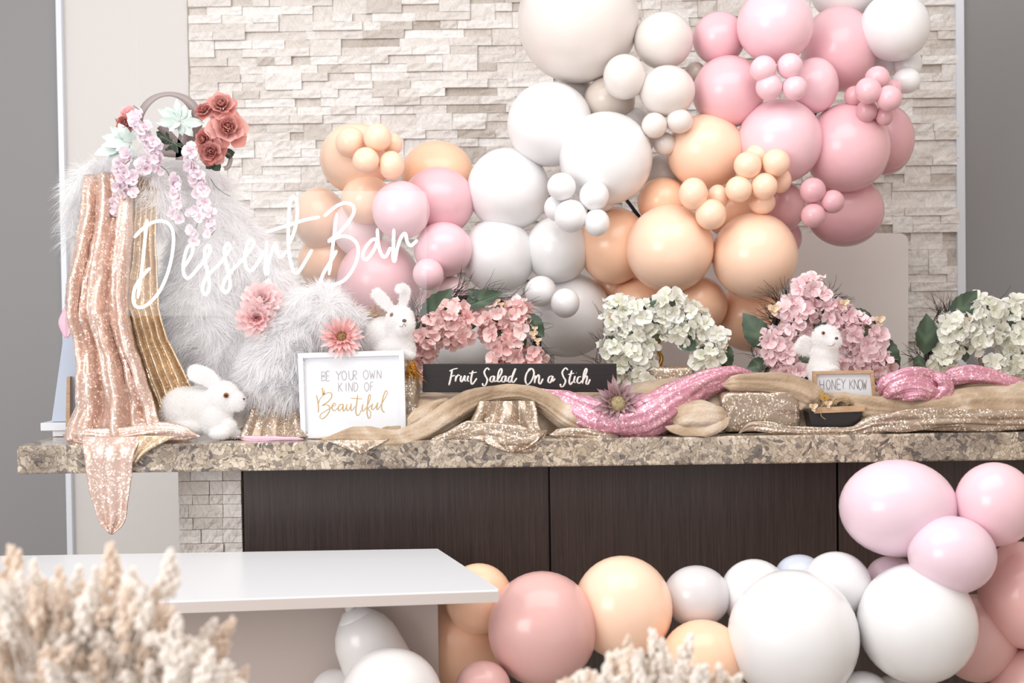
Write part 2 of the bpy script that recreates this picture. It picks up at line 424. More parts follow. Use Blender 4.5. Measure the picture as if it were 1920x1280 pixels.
# ------------------------------------------------------------------ bar counter
bar = thing('bar_counter', (0, .3, 0), 'long bar with thick speckled granite top and dark wood front', 'bar counter')
xl = P(31, 860, 0).x; xr = 2.3
top_z = 1.07; th = (P(960, 823, 0) - P(960, 875, 0)).z
TH = P(975, 823, 0).z - P(975, 876, 0).z
obj('countertop', box_vf(((xl + xr) / 2, .3, top_z - TH / 2), (xr - xl, .6, TH)), M['granite'], bar, bevel=.006)
zb = top_z - TH; YB = .20
pier = obj('stone_pier', box_vf(((P(335, 950, YB).x + P(455, 950, YB).x) / 2, YB + .2, zb / 2), (P(455, 950, YB).x - P(335, 950, YB).x - .01, .34, zb)), M['mortar'], bar)
cols = [[1150, 1228, 1435, 1555], [1150, 1350, 1435, 1555], [1150, 1240, 1348, 1435, 1555], [1150, 1212, 1435, 1555], [1150, 1240, 1430, 1555], [1150, 1290, 1430, 1555]]
ys = [352, 372, 460, 548, 610, 697, 772, 862]; y = 862
while y < 2600: y += random.choice((64, 76, 88)); ys.append(y)
for r in range(len(ys) - 1):
    cc = cols[(r + 5) % 6]
    for a, b in zip(cc, cc[1:]):
        p = P(a / 3.43, 780 + ys[r] / 3.43, YB); q = P(b / 3.43, 780 + ys[r + 1] / 3.43, YB); dx = P(335, 950, YB).x - P(1150 / 3.43, 950, YB).x
        if r == 0: p.z = zb - .001
        else: p.z -= 0
        pz = zb - (ys[r] - 352) / 3.43 * mpp(YB); qz = zb - (ys[r + 1] - 352) / 3.43 * mpp(YB)
        if qz < 0: break
        x0 = P(a / 3.43, 950, YB).x; x1 = P(b / 3.43, 950, YB).x
        v, f = stone_mesh(x0 + .0008, x1 - .0008, qz + .0008, pz - .0008, YB + .03, .03 + random.uniform(0, .006), 0, None, .004)
        o = obj('stone_block', (v, f), M['stone'], pier, at=((x0 + x1) / 2, YB, (pz + qz) / 2)); add_tone(o.data, [random.uniform(.15, .5)] * len(f))
for a, b in ((456.5, 1029), (1031.5, 1569), (1572, 2100), (2103, 2290)):
    x0, x1 = P(a, 950, YB).x, P(b, 950, YB).x
    obj('wood_panel', box_vf(((x0 + x1) / 2, YB + .015, zb / 2 + .03), (x1 - x0 - .002, .03, zb - .062)), M['wenge'], bar, bevel=.0015)
x0, x1 = P(456, 950, YB).x, xr
obj('bar_core', box_vf(((x0 + x1) / 2, YB + .2, zb / 2), (x1 - x0, .33, zb - .004)), M['black'], bar)

# ------------------------------------------------------------------ balloons
mats = {k: balloon_mat(k, c) for k, c in dict(
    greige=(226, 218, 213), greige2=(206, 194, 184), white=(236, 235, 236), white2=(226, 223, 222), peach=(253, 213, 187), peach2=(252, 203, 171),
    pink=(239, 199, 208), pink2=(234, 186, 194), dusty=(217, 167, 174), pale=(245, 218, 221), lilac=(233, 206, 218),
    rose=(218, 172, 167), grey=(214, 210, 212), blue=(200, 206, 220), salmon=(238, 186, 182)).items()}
def balloon_mesh():
    v = []; f = []; n = 40; m = 28
    prof = []
    for i in range(m + 1):
        t = math.pi * i / m; r = math.sin(t); z = math.cos(t)
        if z < 0: r *= 1 - .10 * z * z; z *= 1.08          # slightly pear shaped towards the neck
        prof.append((max(r, 0), z))
    prof = prof[:-2] + [(.06, -1.09), (.045, -1.12), (.05, -1.15), (.09, -1.2), (.085, -1.21)]
    prof[0] = (.0008, 1)
    vv, ff = lathe_vf(prof, (0, 0, 0), n)
    vv = [Vector((x, -z, y)) for x, y, z in vv]             # neck points to +Y, away from the room
    me = mesh_from('balloon', vv, [tuple(reversed(q)) for q in ff], mats['white'])
    return me
BMESH = balloon_mesh()
UP = 'balloons of the garland above the bar'; LO = 'balloons of the garland on the floor'
def B(s):
    for ln in s.strip().split('\n'):
        q = [x.strip() for x in ln.split('|')]
        n = [float(x) for x in q[0].split()]
        BALLOON_ROWS.append((*n[:4], q[1], int(q[2]), q[3], UP if n[1] < 800 and n[0] else LO))
B('''
1084 38 113 116|greige|2|largest glossy greige balloon, cut by the top edge of the photo
1244 76 55 53|greige|2|medium greige balloon directly right of the largest greige balloon
1171 144 40 42|greige|1|small round greige balloon under the right edge of the largest greige one
1251 171 52 48|greige|1|greige balloon with a dimple, between the large pink balloon and the small greige one
1143 187 48 44|greige2|3|shaded greige balloon half hidden behind the small round greige one
1075 196 50 52|greige|4|pale greige balloon mostly hidden behind the upper white balloon and the largest greige one
1031 233 80 79|white|2|big white balloon left of the biggest white one, under the largest greige balloon
1136 297 87 87|white|1|biggest round white balloon in the middle of the garland
1180 252 50 52|white2|3|off white balloon peeping out behind the upper right of the biggest white one
1227 235 24 24|greige|1|left of the two tiny greige balloons above the big peach one
1274 227 25 23|greige|1|right of the two tiny greige balloons above the big peach one
1246 269 21 22|greige|2|lowest tiny greige balloon tucked left of the big peach one
1245 330 42 42|white2|4|pale balloon deep in the gap between the biggest white and the upper peach balloon
1323 284 73 70|peach|2|upper large peach balloon under the tiny greige pair
1300 363 27 30|peach|0|small peach balloon under the lower left of the upper large peach one
1333 402 29 29|peach|0|small peach balloon sitting on top between the two largest peach ones
1346 370 20 24|peach|1|small peach balloon half hidden between two other small ones below the upper large peach
1402 310 26 26|peach|0|small peach balloon touching the right side of the upper large peach one
1455 305 26 26|peach|0|small peach balloon at the upper right of the bunch of seven
1385 355 25 25|peach|0|small peach balloon at the lower left of the bunch of seven
1433 349 25 25|peach|0|small peach balloon in the centre front of the bunch of seven
1429 379 25 23|peach|1|lowest small peach balloon of the bunch of seven
1462 338 22 24|peach|1|small peach balloon hidden at the right rim of the bunch of seven
1419 293 23 23|peach|1|small peach balloon peeping out at the top of the bunch of seven
1243 378 48 46|peach2|3|deep peach balloon behind the small ones, right of the biggest white balloon
1375 395 56 52|peach2|4|dark peach balloon in the shade behind the small peach bunch
1150 460 66 73|peach2|3|dark peach balloon left of the two largest peach ones, beside the white ones
1256 466 82 82|peach|1|left of the two largest peach balloons
1415 480 80 82|peach|1|right of the two largest peach balloons, with a bright window reflection
1200 576 56 60|peach2|4|peach balloon behind the top of the ivory flower wreath, left
1303 572 61 56|peach2|3|peach balloon resting behind the right shoulder of the ivory flower wreath
1410 596 70 64|peach2|4|lowest peach balloon in front of the pale board between two wreaths
1150 540 44 44|peach2|5|deepest peach balloon in the gap above the ivory flower wreath
953 355 78 77|white|3|large white balloon between the pink balloons and the biggest white one
934 480 69 71|white|3|large white balloon right of the lower pink balloon, above the coral wreath
1045 468 60 63|white|3|white balloon under the bunch of small white ones
1065 590 82 80|white|4|large white balloon behind and right of the coral wreath
1053 350 26 27|white|0|leftmost small balloon of the small white bunch
1114 367 28 28|white|0|upper right front balloon of the small white bunch
1134 372 21 24|white|1|rightmost small balloon of the small white bunch, partly hidden
1070 405 31 31|white|0|lower left front balloon of the small white bunch
1119 417 24 26|white|0|lowest balloon of the small white bunch
1085 338 24 24|white|1|top balloon of the small white bunch, set against the biggest white one
1044 390 24 25|white|1|small white balloon behind the left side of the small white bunch
1014 546 29 30|white|2|left of the two small white balloons above the coral wreath
1060 568 28 27|white|1|right of the two small white balloons above the coral wreath
975 622 68 62|white|5|white balloon seen just behind the right half of the coral wreath
868 648 58 54|white|5|white balloon seen through the opening of the coral wreath
668 297 68 66|peach|3|large pale peach balloon at the top left end of the garland
657 267 28 29|peach|2|tiny peach balloon melting into the large one at the top left end
708 258 26 27|peach|1|tiny peach balloon on top of the left end bunch
736 270 19 21|peach|2|tiny peach balloon half hidden at the right of the left end bunch
686 301 25 25|peach|1|lowest left tiny peach balloon of the left end bunch
734 310 24 27|peach|1|lower right tiny peach balloon of the left end bunch
820 326 68 62|peach2|5|wide peach balloon behind the pink ones, against the stone wall
687 374 47 47|peach|3|peach balloon above the upper loop of the letter B
600 410 50 59|peach|4|leftmost peach balloon behind the letter t of the neon sign
612 492 54 52|peach2|5|peach balloon behind the neon sign just above the fur cushion
672 426 48 55|pale|3|pale blush balloon behind the letter B of the neon sign
752 394 54 55|pink|1|front pink balloon above the letters ar of the neon sign
822 378 68 65|pink2|3|large deeper pink balloon right of the front pink one
831 468 55 52|pink|2|pink balloon touching the end of the neon sign on its right
803 514 29 30|pink|1|small pink balloon below the end of the neon sign
710 530 78 82|pink2|3|big rosy balloon below the neon sign, behind the upright rabbit
848 545 29 28|pale|3|small blush balloon behind the top left of the coral wreath
790 574 31 31|pale|4|small blush balloon behind the ears of the upright rabbit
1348 72 49 49|pink2|3|upper left pink balloon next to the greige ones
1453 48 71 70|pink|1|pink balloon at the top, cut by the edge of the photo
1573 92 69 79|pink2|3|large pink balloon at the top right next to the white one
1366 172 67 67|pink2|2|large pink balloon right of the dimpled greige one
1528 160 43 52|pink|2|pink balloon right of the four tiny pink ones
1431 129 25 24|pink|0|upper left of the four tiny pink balloons
1481 124 24 24|pink|0|upper right of the four tiny pink balloons
1442 163 25 25|pink|0|lower left of the four tiny pink balloons
1490 165 23 23|pink|0|lower right of the four tiny pink balloons
1462 265 79 79|pink|1|big light pink balloon above the peach bunch of seven
1588 277 79 83|pink2|2|biggest pink balloon at the right, left of the half hidden one
1660 262 52 66|dusty|4|dusty pink balloon half hidden at the right rim against the stone
1584 395 72 67|dusty|4|lowest large dusty pink balloon above the pale board
1468 387 40 48|dusty|3|dusty mauve balloon behind the right rim of the peach bunch
1476 446 27 34|dusty|5|darkest dusty pink balloon sliver right of the largest peach one
1524 357 24 24|dusty|0|top of the three tiny dusty balloons
1561 378 22 22|dusty|0|right of the three tiny dusty balloons
1525 404 23 23|dusty|0|lowest of the three tiny dusty balloons
1645 147 23 23|pink2|1|top tiny balloon of the pink bunch at the right rim
1628 170 25 24|pink2|0|front left tiny balloon of the pink bunch at the right rim
1667 184 24 24|pink2|0|front right tiny balloon of the pink bunch at the right rim
1601 180 18 19|dusty|2|shaded tiny balloon at the left of the pink bunch at the right rim
1625 208 21 20|dusty|1|lower left tiny balloon of the pink bunch at the right rim
1658 217 16 19|dusty|1|lowest tiny balloon of the pink bunch at the right rim
1675 166 16 17|pink2|2|tiny balloon half hidden behind the right of the pink bunch at the right rim
1303 136 19 20|greige2|4|tiny greyish balloon in the gap between greige and pink balloons
1678 50 63 64|white|2|large white balloon at the top right corner of the garland
1582 -18 62 56|white2|4|white balloon cut by the top edge behind the pink ones
1703 120 25 30|white|4|upper small white balloon below the large white one at the top right
1700 151 26 24|white|3|lower small white balloon below the large white one at the top right
1660 112 34 33|white|5|white balloon hidden behind the large white one at the top right
1684 952 109 91|lilac|1|largest lilac pink balloon, pressed under the counter top at the right
1866 945 73 79|pink|1|pink balloon at the right edge right of the largest lilac one
1785 1040 81 73|lilac|0|lilac pink balloon below the largest lilac one
1917 1115 80 100|salmon|2|salmon pink balloon cut by the right edge of the photo
1830 1196 74 82|rose|2|dusty rose balloon right of the right big white one
1927 1290 66 75|rose|2|dusty rose balloon in the bottom right corner
1672 1085 48 43|lilac|3|lilac balloon sliver between the white balloons and the wood front
1487 1193 122 125|white|0|left of the two biggest white balloons at the bottom
1719 1168 110 112|white|0|right of the two biggest white balloons at the bottom
1415 1112 64 64|white|2|white balloon behind the upper left of the left biggest white one
1569 1096 64 62|white|2|white balloon behind and between the two biggest white ones
1500 1078 46 38|blue|4|bluish grey balloon sliver behind two white ones near the floor
1306 1118 63 58|grey|3|grey balloon between the peach ones and the white ones
1168 1139 93 97|peach|2|large peach balloon in front of the dark wood panel
1017 1178 103 107|rose|1|large dusty rose balloon right of the white table
1318 1238 80 76|peach2|1|peach balloon behind the right dried bouquet
898 1122 64 66|peach2|3|peach balloon behind the corner of the white table
862 1200 86 92|peach2|4|shaded peach balloon below the corner of the white table
906 1287 52 47|rose|0|rose balloon at the bottom edge below the white table corner
1615 1298 52 40|white|1|white balloon at the bottom edge under the gap of the two biggest white ones
1672 1296 34 30|white|2|small white balloon at the bottom edge under the right biggest white one
''')
def place_balloons():
    done = []
    for g in (UP, LO):
        rows = sorted([r for r in BALLOON_ROWS if r[7] == g], key=lambda r: r[5])
        for cx, cy, rx, ry, col, lay, lab, grp in rows:
            base = (.52 + .075 * lay) if g == UP else (-.62 + .07 * lay)
            if g == UP and cx < 700: base -= .03
            cap = 1.58 if g == UP else YB - .01
            Y = base; lim = cap - 1.0 * (rx + ry) / 2 * mpp(cap)
            for _ in range(3):
                r = (rx + ry) / 2 * mpp(Y); c = P(cx, cy, Y); need = base + r * .5
                for c2, r2, l2 in done:
                    if l2 > lay: continue
                    k = (.80 if l2 < lay else .72) * (r + r2); d = math.hypot(c.x - c2.x, c.z - c2.z)
                    if d < k: need = max(need, c2.y + math.sqrt(k * k - d * d))
                Y = min(need, lim)
            c = P(cx, cy, Y); r = (rx + ry) / 2 * mpp(Y)
            o = bpy.data.objects.new('balloon', BMESH); COL.objects.link(o); WL[o.name] = c
            o.location = c; o.scale = (rx * mpp(Y), r, ry * mpp(Y)); o.rotation_euler = (random.uniform(-.35, .35), random.uniform(0, 6.28) if abs(rx - ry) < 2 else 0, random.uniform(-.3, .3))
            o.material_slots[0].link = 'OBJECT'; o.material_slots[0].material = mats[col]
            tag(o, lab, 'balloon', grp); done.append((c, r, lay))
build_stones()
place_balloons()
# black rod of the frame that carries the garland
pts = [P(1084, 560, YW - .04), P(1084, 556, 1.42), P(1084, 530, 1.3), P(1090, 470, 1.25), P(1110, 380, 1.15), P(1145, 352, 1.05), P(1160, 359, 1.0), P(1178, 379, .98), P(1197, 404, .98), P(1230, 440, 1.0), P(1330, 420, 1.12), P(1450, 320, 1.2), P(1560, 160, 1.25), P(1590, 60, 1.25)]
tag(obj('garland_rod', tube_vf(catmull(pts, 6), .007, 8), M['black'], smooth=True), 'thin black rod showing in a gap between white and peach balloons', 'rod')
# pale board standing behind the bar
def rounded(x0, y0, x1, y1, r, n=5):
    out = []
    for cx, cy, a0 in ((x1 - r, y0 + r, -90), (x1 - r, y1 - r, 0), (x0 + r, y1 - r, 90), (x0 + r, y0 + r, 180)):
        for k in range(n + 1):
            a = R(a0 + 90 * k / n); out.append((cx + r * math.cos(a), cy + r * math.sin(a)))
    return out
v, f = prism_vf(rounded(1040, 437, 1703, 1260, 16), 1.62, 1.66)
for p in v: p.z = max(p.z, 0.0)
bd = tag(obj('backdrop_board', (v, f), M['board']), 'pale grey rounded board standing behind the bar under the dusty pink balloon', 'board')

# ------------------------------------------------------------------ white table in front, left
tb = thing('white_table', (-.9, -.4, 0), 'white glossy table with a slanted right end in front of the bar', 'table')
zt = .76
cr = [Pz(-150, 1143, zt), Pz(934, 1106, zt), Pz(936, 1103, zt), Pz(821, 1028, zt), Pz(-150, 1044, zt)]
tt = P(600, 1119, cr[1].y).z - P(600, 1141, cr[1].y).z
v = cr + [p - Vector((0, 0, tt)) for p in cr]
obj('table_top', (v, [(0, 1, 2, 3, 4), (9, 8, 7, 6, 5)] + [(i, (i + 1) % 5, 5 + (i + 1) % 5, 5 + i) for i in range(5)]), M['white_table'], tb, bevel=.002)
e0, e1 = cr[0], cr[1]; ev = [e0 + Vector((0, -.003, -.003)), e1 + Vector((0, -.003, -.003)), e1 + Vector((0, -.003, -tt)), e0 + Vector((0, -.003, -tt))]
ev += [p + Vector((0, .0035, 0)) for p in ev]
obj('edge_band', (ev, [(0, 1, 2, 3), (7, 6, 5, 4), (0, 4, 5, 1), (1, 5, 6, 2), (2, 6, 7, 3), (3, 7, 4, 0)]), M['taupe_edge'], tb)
Yp = cr[1].y + .26
xa, xb = P(-140, 1150, Yp).x, P(821, 1150, Yp).x
obj('side_panel', box_vf(((xa + xb) / 2, Yp + .012, (zt - tt) / 2), (xb - xa, .024, zt - tt - .002)), M['taupe_panel'], tb, bevel=.0015)
# white long balloon and round ones lying under the table end
wl = thing('long_white_balloon', P(700, 1230, Yp - .12), 'long white balloon with a pale neck under the white table top', 'balloon')
pa, pb = P(688, 1204, Yp - .085), P(790, 1420, Yp - .085); r = 60 * mpp(Yp)
prof = []; d = (pb - pa).normalized(); L = (pb - pa).length
ring = [(-.95, .42), (-.8, .62), (-.55, .82), (-.2, .97), (0, 1), (.6, 1.06), (1.5, 1.12)]
ring += [(2.2, 1.1), (2.7, .95), (3.0, .7), (3.15, .4), (3.2, .1)]
pts = [pa + d * (r * a) for a, _ in ring]; rad = [r * b for _, b in ring]
obj('balloon_body', tube_vf(pts, rad, 28), mats['white2'], wl, smooth=True)
obj('neck_band', tube_vf([pa - d * r * 1.12, pa - d * r * .95, pa - d * r * .86, pa - d * r * .78], [r * .30, r * .46, r * .56, r * .56], 28), mats['white'], wl, smooth=True)
obj('neck', tube_vf([pa - d * r * 1.3 , pa - d * r * 1.05], [r * .16, r * .2], 12), mats['white2'], wl, smooth=True)
for cx, cy, rx, lab in ((734, 1312, 97, 'round white balloon in front of the long one under the white table'), (628, 1300, 46, 'small white balloon at the bottom edge left of the long one')):
    Yq = Yp - .03 - rx * mpp(Yp) - (.1 if rx > 60 else 0); c = P(cx, cy, Yq)
    o = bpy.data.objects.new('balloon', BMESH); COL.objects.link(o); o.location = c; o.scale = [rx * mpp(Yq)] * 3
    o.material_slots[0].link = 'OBJECT'; o.material_slots[0].material = mats['white2']; tag(o, lab, 'balloon', LO)

# ------------------------------------------------------------------ soft things: blobs, fur, cloth
def blob_mesh(name, balls, voxel, mat, smooth_it=6, at=(0, 0, 0)):
    """balls: (centre, radii[, rotation]) in world space, fused into ONE continuous skin"""
    mb = MB(); at = Vector(at)
    for b in balls:
        c, r = Vector(b[0]), b[1]; v, f = ball_vf((0, 0, 0), r, 16, 12); rot = b[2] if len(b) > 2 else None
        mb.add([(rot @ Vector(p) if rot else Vector(p)) + c - at for p in v], f)
    me = mesh_from(name, mb.v, mb.f, None); o = bpy.data.objects.new('temporary', me); COL.objects.link(o)
    m = o.modifiers.new('r', 'REMESH'); m.mode = 'VOXEL'; m.voxel_size = voxel
    m = o.modifiers.new('s', 'SMOOTH'); m.factor = .6; m.iterations = smooth_it
    dg = bpy.context.evaluated_depsgraph_get(); me2 = bpy.data.meshes.new_from_object(o.evaluated_get(dg))
    bpy.data.objects.remove(o); bpy.data.meshes.remove(me)
    me2.name = name; me2.materials.clear(); me2.materials.append(mat)
    me2.polygons.foreach_set('use_smooth', [True] * len(me2.polygons)); return me2
def fur(name, src, n, length, width, mat, parent, droop=.5, messy=.55, lift=.6, flow=None):
    """short tapering strands rooted on the mesh object src, one joined mesh"""
    me = src.data; me.calc_loop_triangles(); nt = len(me.loop_triangles)
    tri = np.empty(nt * 3, np.int32); me.loop_triangles.foreach_get('vertices', tri); tri = tri.reshape(-1, 3)
    co = np.empty(len(me.vertices) * 3, np.float32); me.vertices.foreach_get('co', co); co = co.reshape(-1, 3)
    no = np.empty(len(me.vertices) * 3, np.float32); me.vertices.foreach_get('normal', no); no = no.reshape(-1, 3)
    A, Bv, Cv = co[tri[:, 0]], co[tri[:, 1]], co[tri[:, 2]]
    ar = np.linalg.norm(np.cross(Bv - A, Cv - A), axis=1); pick = rng.choice(nt, n, p=ar / ar.sum())
    u, v = rng.random((2, n)); sw = u + v > 1; u[sw] = 1 - u[sw]; v[sw] = 1 - v[sw]
    root = A[pick] + (Bv - A)[pick] * u[:, None] + (Cv - A)[pick] * v[:, None]
    N = no[tri[pick, 0]] * (1 - u - v)[:, None] + no[tri[pick, 1]] * u[:, None] + no[tri[pick, 2]] * v[:, None]
    cl = np.array([noise.noise_vector(Vector(p * 22)) for p in root], np.float32)     # locks of hair
    D = N * lift + cl * messy + rng.normal(0, .16, (n, 3)) + np.array([0, 0, -droop * .5])
    if flow is not None: D = D + np.array(flow)
    D /= np.linalg.norm(D, axis=1)[:, None]
    L = length * rng.uniform(.55, 1.15, n)
    side = np.cross(D, rng.normal(0, 1, (n, 3))); side /= np.linalg.norm(side, axis=1)[:, None]
    V = np.empty((n, 4, 2, 3), np.float32)
    for k, (t, wd) in enumerate(((-.06, 1), (.35, .95), (.7, .7), (1, .12))):
        p = root + D * (L * t)[:, None] + np.array([0, 0, -1]) * (L * droop * .45 * max(t, 0) ** 2)[:, None] + cl * (L * .25 * max(t, 0) ** 2)[:, None]
        V[:, k, 0] = p - side * (width * wd / 2); V[:, k, 1] = p + side * (width * wd / 2)
    b = (np.arange(n) * 8)[:, None]
    q = np.concatenate([b + np.array([[k * 2, k * 2 + 1, k * 2 + 3, k * 2 + 2]]) for k in range(3)], axis=1).reshape(-1, 4)
    m = bpy.data.meshes.new(name); m.vertices.add(n * 8); m.vertices.foreach_set('co', V.reshape(-1))
    m.loops.add(q.size); m.loops.foreach_set('vertex_index', q.reshape(-1).astype(np.int32)); m.polygons.add(len(q))
    m.polygons.foreach_set('loop_start', np.arange(0, q.size, 4, dtype=np.int32)); m.polygons.foreach_set('use_smooth', np.ones(len(q), bool))
    m.update(calc_edges=True); m.materials.append(mat)
    o = link(name, m, parent, WL[src.name]); o['kind'] = 'stuff'; return o
def resample(poly, n):
    pts = [Vector((*p, 0)) if len(p) == 2 else Vector(p) for p in poly]; pts = catmull(pts, 8) if len(pts) > 2 else pts
    d = [0]
    for a, b in zip(pts, pts[1:]): d.append(d[-1] + (b - a).length)
    out = []; j = 0
    for i in range(n):
        t = d[-1] * i / (n - 1)
        while j < len(d) - 2 and d[j + 1] < t: j += 1
        s = (t - d[j]) / max(d[j + 1] - d[j], 1e-9); out.append(pts[j].lerp(pts[j + 1], min(max(s, 0), 1)))
    return out
def drape(name, left, right, mat, parent, folds, nu=70, nv=90, thick=.004, nz=.008, bulge=0.0, seed=0):
    """hanging cloth between two edges given as (px, py, depth); folds: (count, amplitude m, phase, slant, v0, v1)"""
    Lp, Rp = resample(left, nv), resample(right, nv); v = []; f = []
    for j in range(nv):
        t = j / (nv - 1)
        for i in range(nu):
            u = i / (nu - 1); p = Lp[j].lerp(Rp[j], u); dy = -bulge * math.sin(math.pi * u)
            for cnt, amp, ph, sl, a0, a1 in folds:
                k = math.sin(2 * math.pi * (cnt * u + sl * t) + ph); k = (abs(k) ** .7) * (1 if k > 0 else -1)
                dy -= amp * (a0 + (a1 - a0) * t) * k
            q = P(p.x, p.y, p.z); n3 = noise.noise(Vector((q.x * 14 + seed, q.z * 9, seed * 1.7))) + .5 * noise.noise(Vector((q.x * 34 + seed, q.z * 22, 5)))
            dy += nz * n3; v.append(Vector((q.x + nz * .3 * n3, q.y + dy, q.z)))
    for j in range(nv - 1):
        for i in range(nu - 1):
            a = j * nu + i; f.append((a, a + 1, a + nu + 1, a + nu))
    o = obj(name, (v, f), mat, parent, smooth=True)
    s = o.modifiers.new('thickness', 'SOLIDIFY'); s.thickness = thick; s.offset = 1
    return o
def swag(name, path, mat, parent, lobes=4, amp=.16, twist=1.0, flat=.7, nz=.10, seed=0, n=110, m=56, crease=1.5):
    """gathered length of cloth swept along (px, py, depth, width px): cross-section with folded lobes"""
    Q = resample([p[:3] for p in path], n); W = resample([(p[3], 0) for p in path], n) if len({p[3] for p in path}) > 1 else None
    key = [0]
    for a, b in zip(path, path[1:]): key.append(key[-1] + math.hypot(a[0] - b[0], a[1] - b[1]))
    wid = [np.interp(key[-1] * i / (n - 1), key, [p[3] for p in path]) for i in range(n)]
    C = [P(q.x, q.y, q.z) for q in Q]; v = []; f = []
    LM = sum((q_ - p_).length for p_, q_ in zip(C, C[1:]))
    for i in range(n):
        t = (C[min(i + 1, n - 1)] - C[max(i - 1, 0)]).normalized(); up = Vector((0, -1, 0)); nn = t.cross(up).normalized(); bb = nn.cross(t)
        r = wid[i] / 2 * mpp(Q[i].z); s = i / (n - 1); end = min(1, 8 * min(s, 1 - s) + .12)
        for k in range(m):
            a = 2 * math.pi * k / m
            g = math.sin(lobes * a + twist * 6 * s + seed) * amp + .5 * amp * math.sin((lobes * 2 + 1) * a - twist * 4 * s + 2 * seed)
            sl = s * LM
            nzv = nz * noise.noise(Vector((math.cos(a) * 1.6 + seed * 3, math.sin(a) * 1.6, sl * 7 + seed))) + .4 * nz * noise.noise(Vector((math.cos(a) * 3 + seed, math.sin(a) * 3, sl * 14)))
            rg = 1 - 2.2 * abs(noise.noise(Vector((math.cos(a) * 2.4 + seed * 5, math.sin(a) * 2.4 + 3, sl * 4.5 + a * .15 + seed * 2))))
            rg2 = 1 - 2.2 * abs(noise.noise(Vector((math.cos(a) * 4.5 - seed, math.sin(a) * 4.5, sl * 8 - seed))))
            rr = r * end * (1 + g + nzv + crease * (.13 * rg + .05 * rg2)); v.append(C[i] + nn * math.cos(a) * rr - bb * math.sin(a) * rr * flat)
    for i in range(n - 1):
        for k in range(m):
            a = i * m + k; b = i * m + (k + 1) % m; f.append((a, b, b + m, a + m))
    f.append(tuple(range(m))[::-1]); f.append(tuple(range((n - 1) * m, n * m)))
    return obj(name, (v, f), mat, parent, smooth=True)

# ---- tall stand at the left end with the sequin cloth
st = thing('display_stand', P(210, 800, .35), 'tapered pale blue stand behind the rose gold sequin cloth', 'stand')
zc = top_z

s_top = [(148, 335), (238, 335)]; Yst = .30
bl, br = P(96, 790, Yst).x, P(330, 790, Yst).x
tl, tr_ = P(150, 345, Yst).x, P(236, 345, Yst).x; zt_ = P(190, 345, Yst).z; zb_ = zc + .048
tlv = [Vector((bl, Yst, zb_)), Vector((br, Yst, zb_)), Vector((br - .02, Yst + .2, zb_)), Vector((bl + .02, Yst + .2, zb_))]
tpv = [Vector((tl, Yst + .04, zt_)), Vector((tr_, Yst + .04, zt_)), Vector((tr_, Yst + .16, zt_)), Vector((tl, Yst + .16, zt_))]
obj('tapered_body', (tlv + tpv, [(3, 2, 1, 0), (4, 5, 6, 7), (0, 1, 5, 4), (1, 2, 6, 5), (2, 3, 7, 6), (3, 0, 4, 7)]), M['blue_board'], st, bevel=.003)
x0 = P(80, 800, Yst).x
obj('base_board', box_vf((x0 + .2, Yst + .1, zc + .034), (.4, .24, .026)), M['white_paint'], st, bevel=.002)
obj('base_foot', box_vf((x0 + .235, Yst + .1, zc + .011), (.40, .22, .02)), M['white_paint'], st, bevel=.002)
obj('wooden_strut', prism_vf([(125, 706), (131, 706), (131, 800), (123, 800)], Yst - .03, Yst - .005), M['pine'], st)

gc = thing('sequin_drape', P(220, 830, .12), 'tall rose gold sequin cloth draped over the left stand', 'cloth')
Ld = [(160, 330, .24), (158, 360, .20), (150, 420, .17), (138, 480, .14), (124, 540, .12), (120, 585, .11), (133, 640, .12), (140, 700, .10), (134, 760, .09), (118, 800, .075), (113, 824, .06)]
Rd = [(240, 322, .22), (247, 380, .17), (244, 440, .14), (238, 500, .12), (236, 570, .10), (250, 640, .09), (272, 700, .08), (292, 760, .07), (305, 800, .06), (312, 826, .05)]
o = drape('front_panel', Ld, Rd, M['rose_gold'], gc, [(2.6, .034, .4, -.3, .5, 1), (6.3, .009, 1, .5, .4, 1.2)], bulge=.02, nz=.016, seed=3)
Lb = [(244, 330, .20), (246, 400, .19), (240, 470, .17), (226, 560, .15), (236, 590, .12), (246, 640, .12), (262, 700, .11), (282, 760, .10), (300, 812, .08)]
Rb = [(292, 335, .22), (294, 400, .21), (293, 470, .19), (296, 560, .17), (300, 588, .15), (318, 640, .15), (344, 690, .14), (366, 740, .13), (380, 800, .10)]
drape('gathered_panel', Lb, Rb, M['bronze'], gc, [(5, .014, .2, .15, .6, 1.2), (11, .005, 2, .1, .2, 1)], nz=.010, seed=9)
# hem pooled on the counter and the tongue hanging over the front edge
swag('pooled_hem', [(118, 815, .07, 26), (150, 822, .03, 30), (215, 822, .015, 28), (270, 815, .02, 34), (320, 812, .03, 30), (375, 818, .05, 16)], M['rose_gold'], gc, lobes=3, amp=.2, flat=.55, seed=2)
Lt = [(155, 818, -.004), (158, 850, -.022), (164, 890, -.02), (175, 940, -.015), (190, 980, -.012), (205, 999, -.012)]
Rt = [(268, 818, -.004), (254, 850, -.024), (248, 890, -.02), (243, 940, -.015), (234, 980, -.012), (213, 1001, -.012)]
drape('hanging_tongue', Lt, Rt, M['rose_gold'], gc, [(2, .006, 1, .1, .5, 1)], nu=40, nv=50, nz=.006, seed=5)
Lt = [(262, 816, -.004), (258, 830, -.012), (250, 850, -.014), (248, 866, -.012)]
Rt = [(330, 818, -.002), (306, 828, -.010), (275, 846, -.012), (252, 868, -.012)]
drape('hem_corner', Lt, Rt, M['bronze'], gc, [(1.5, .004, 0, 0, 1, 1)], nu=20, nv=20, nz=.003, seed=6)
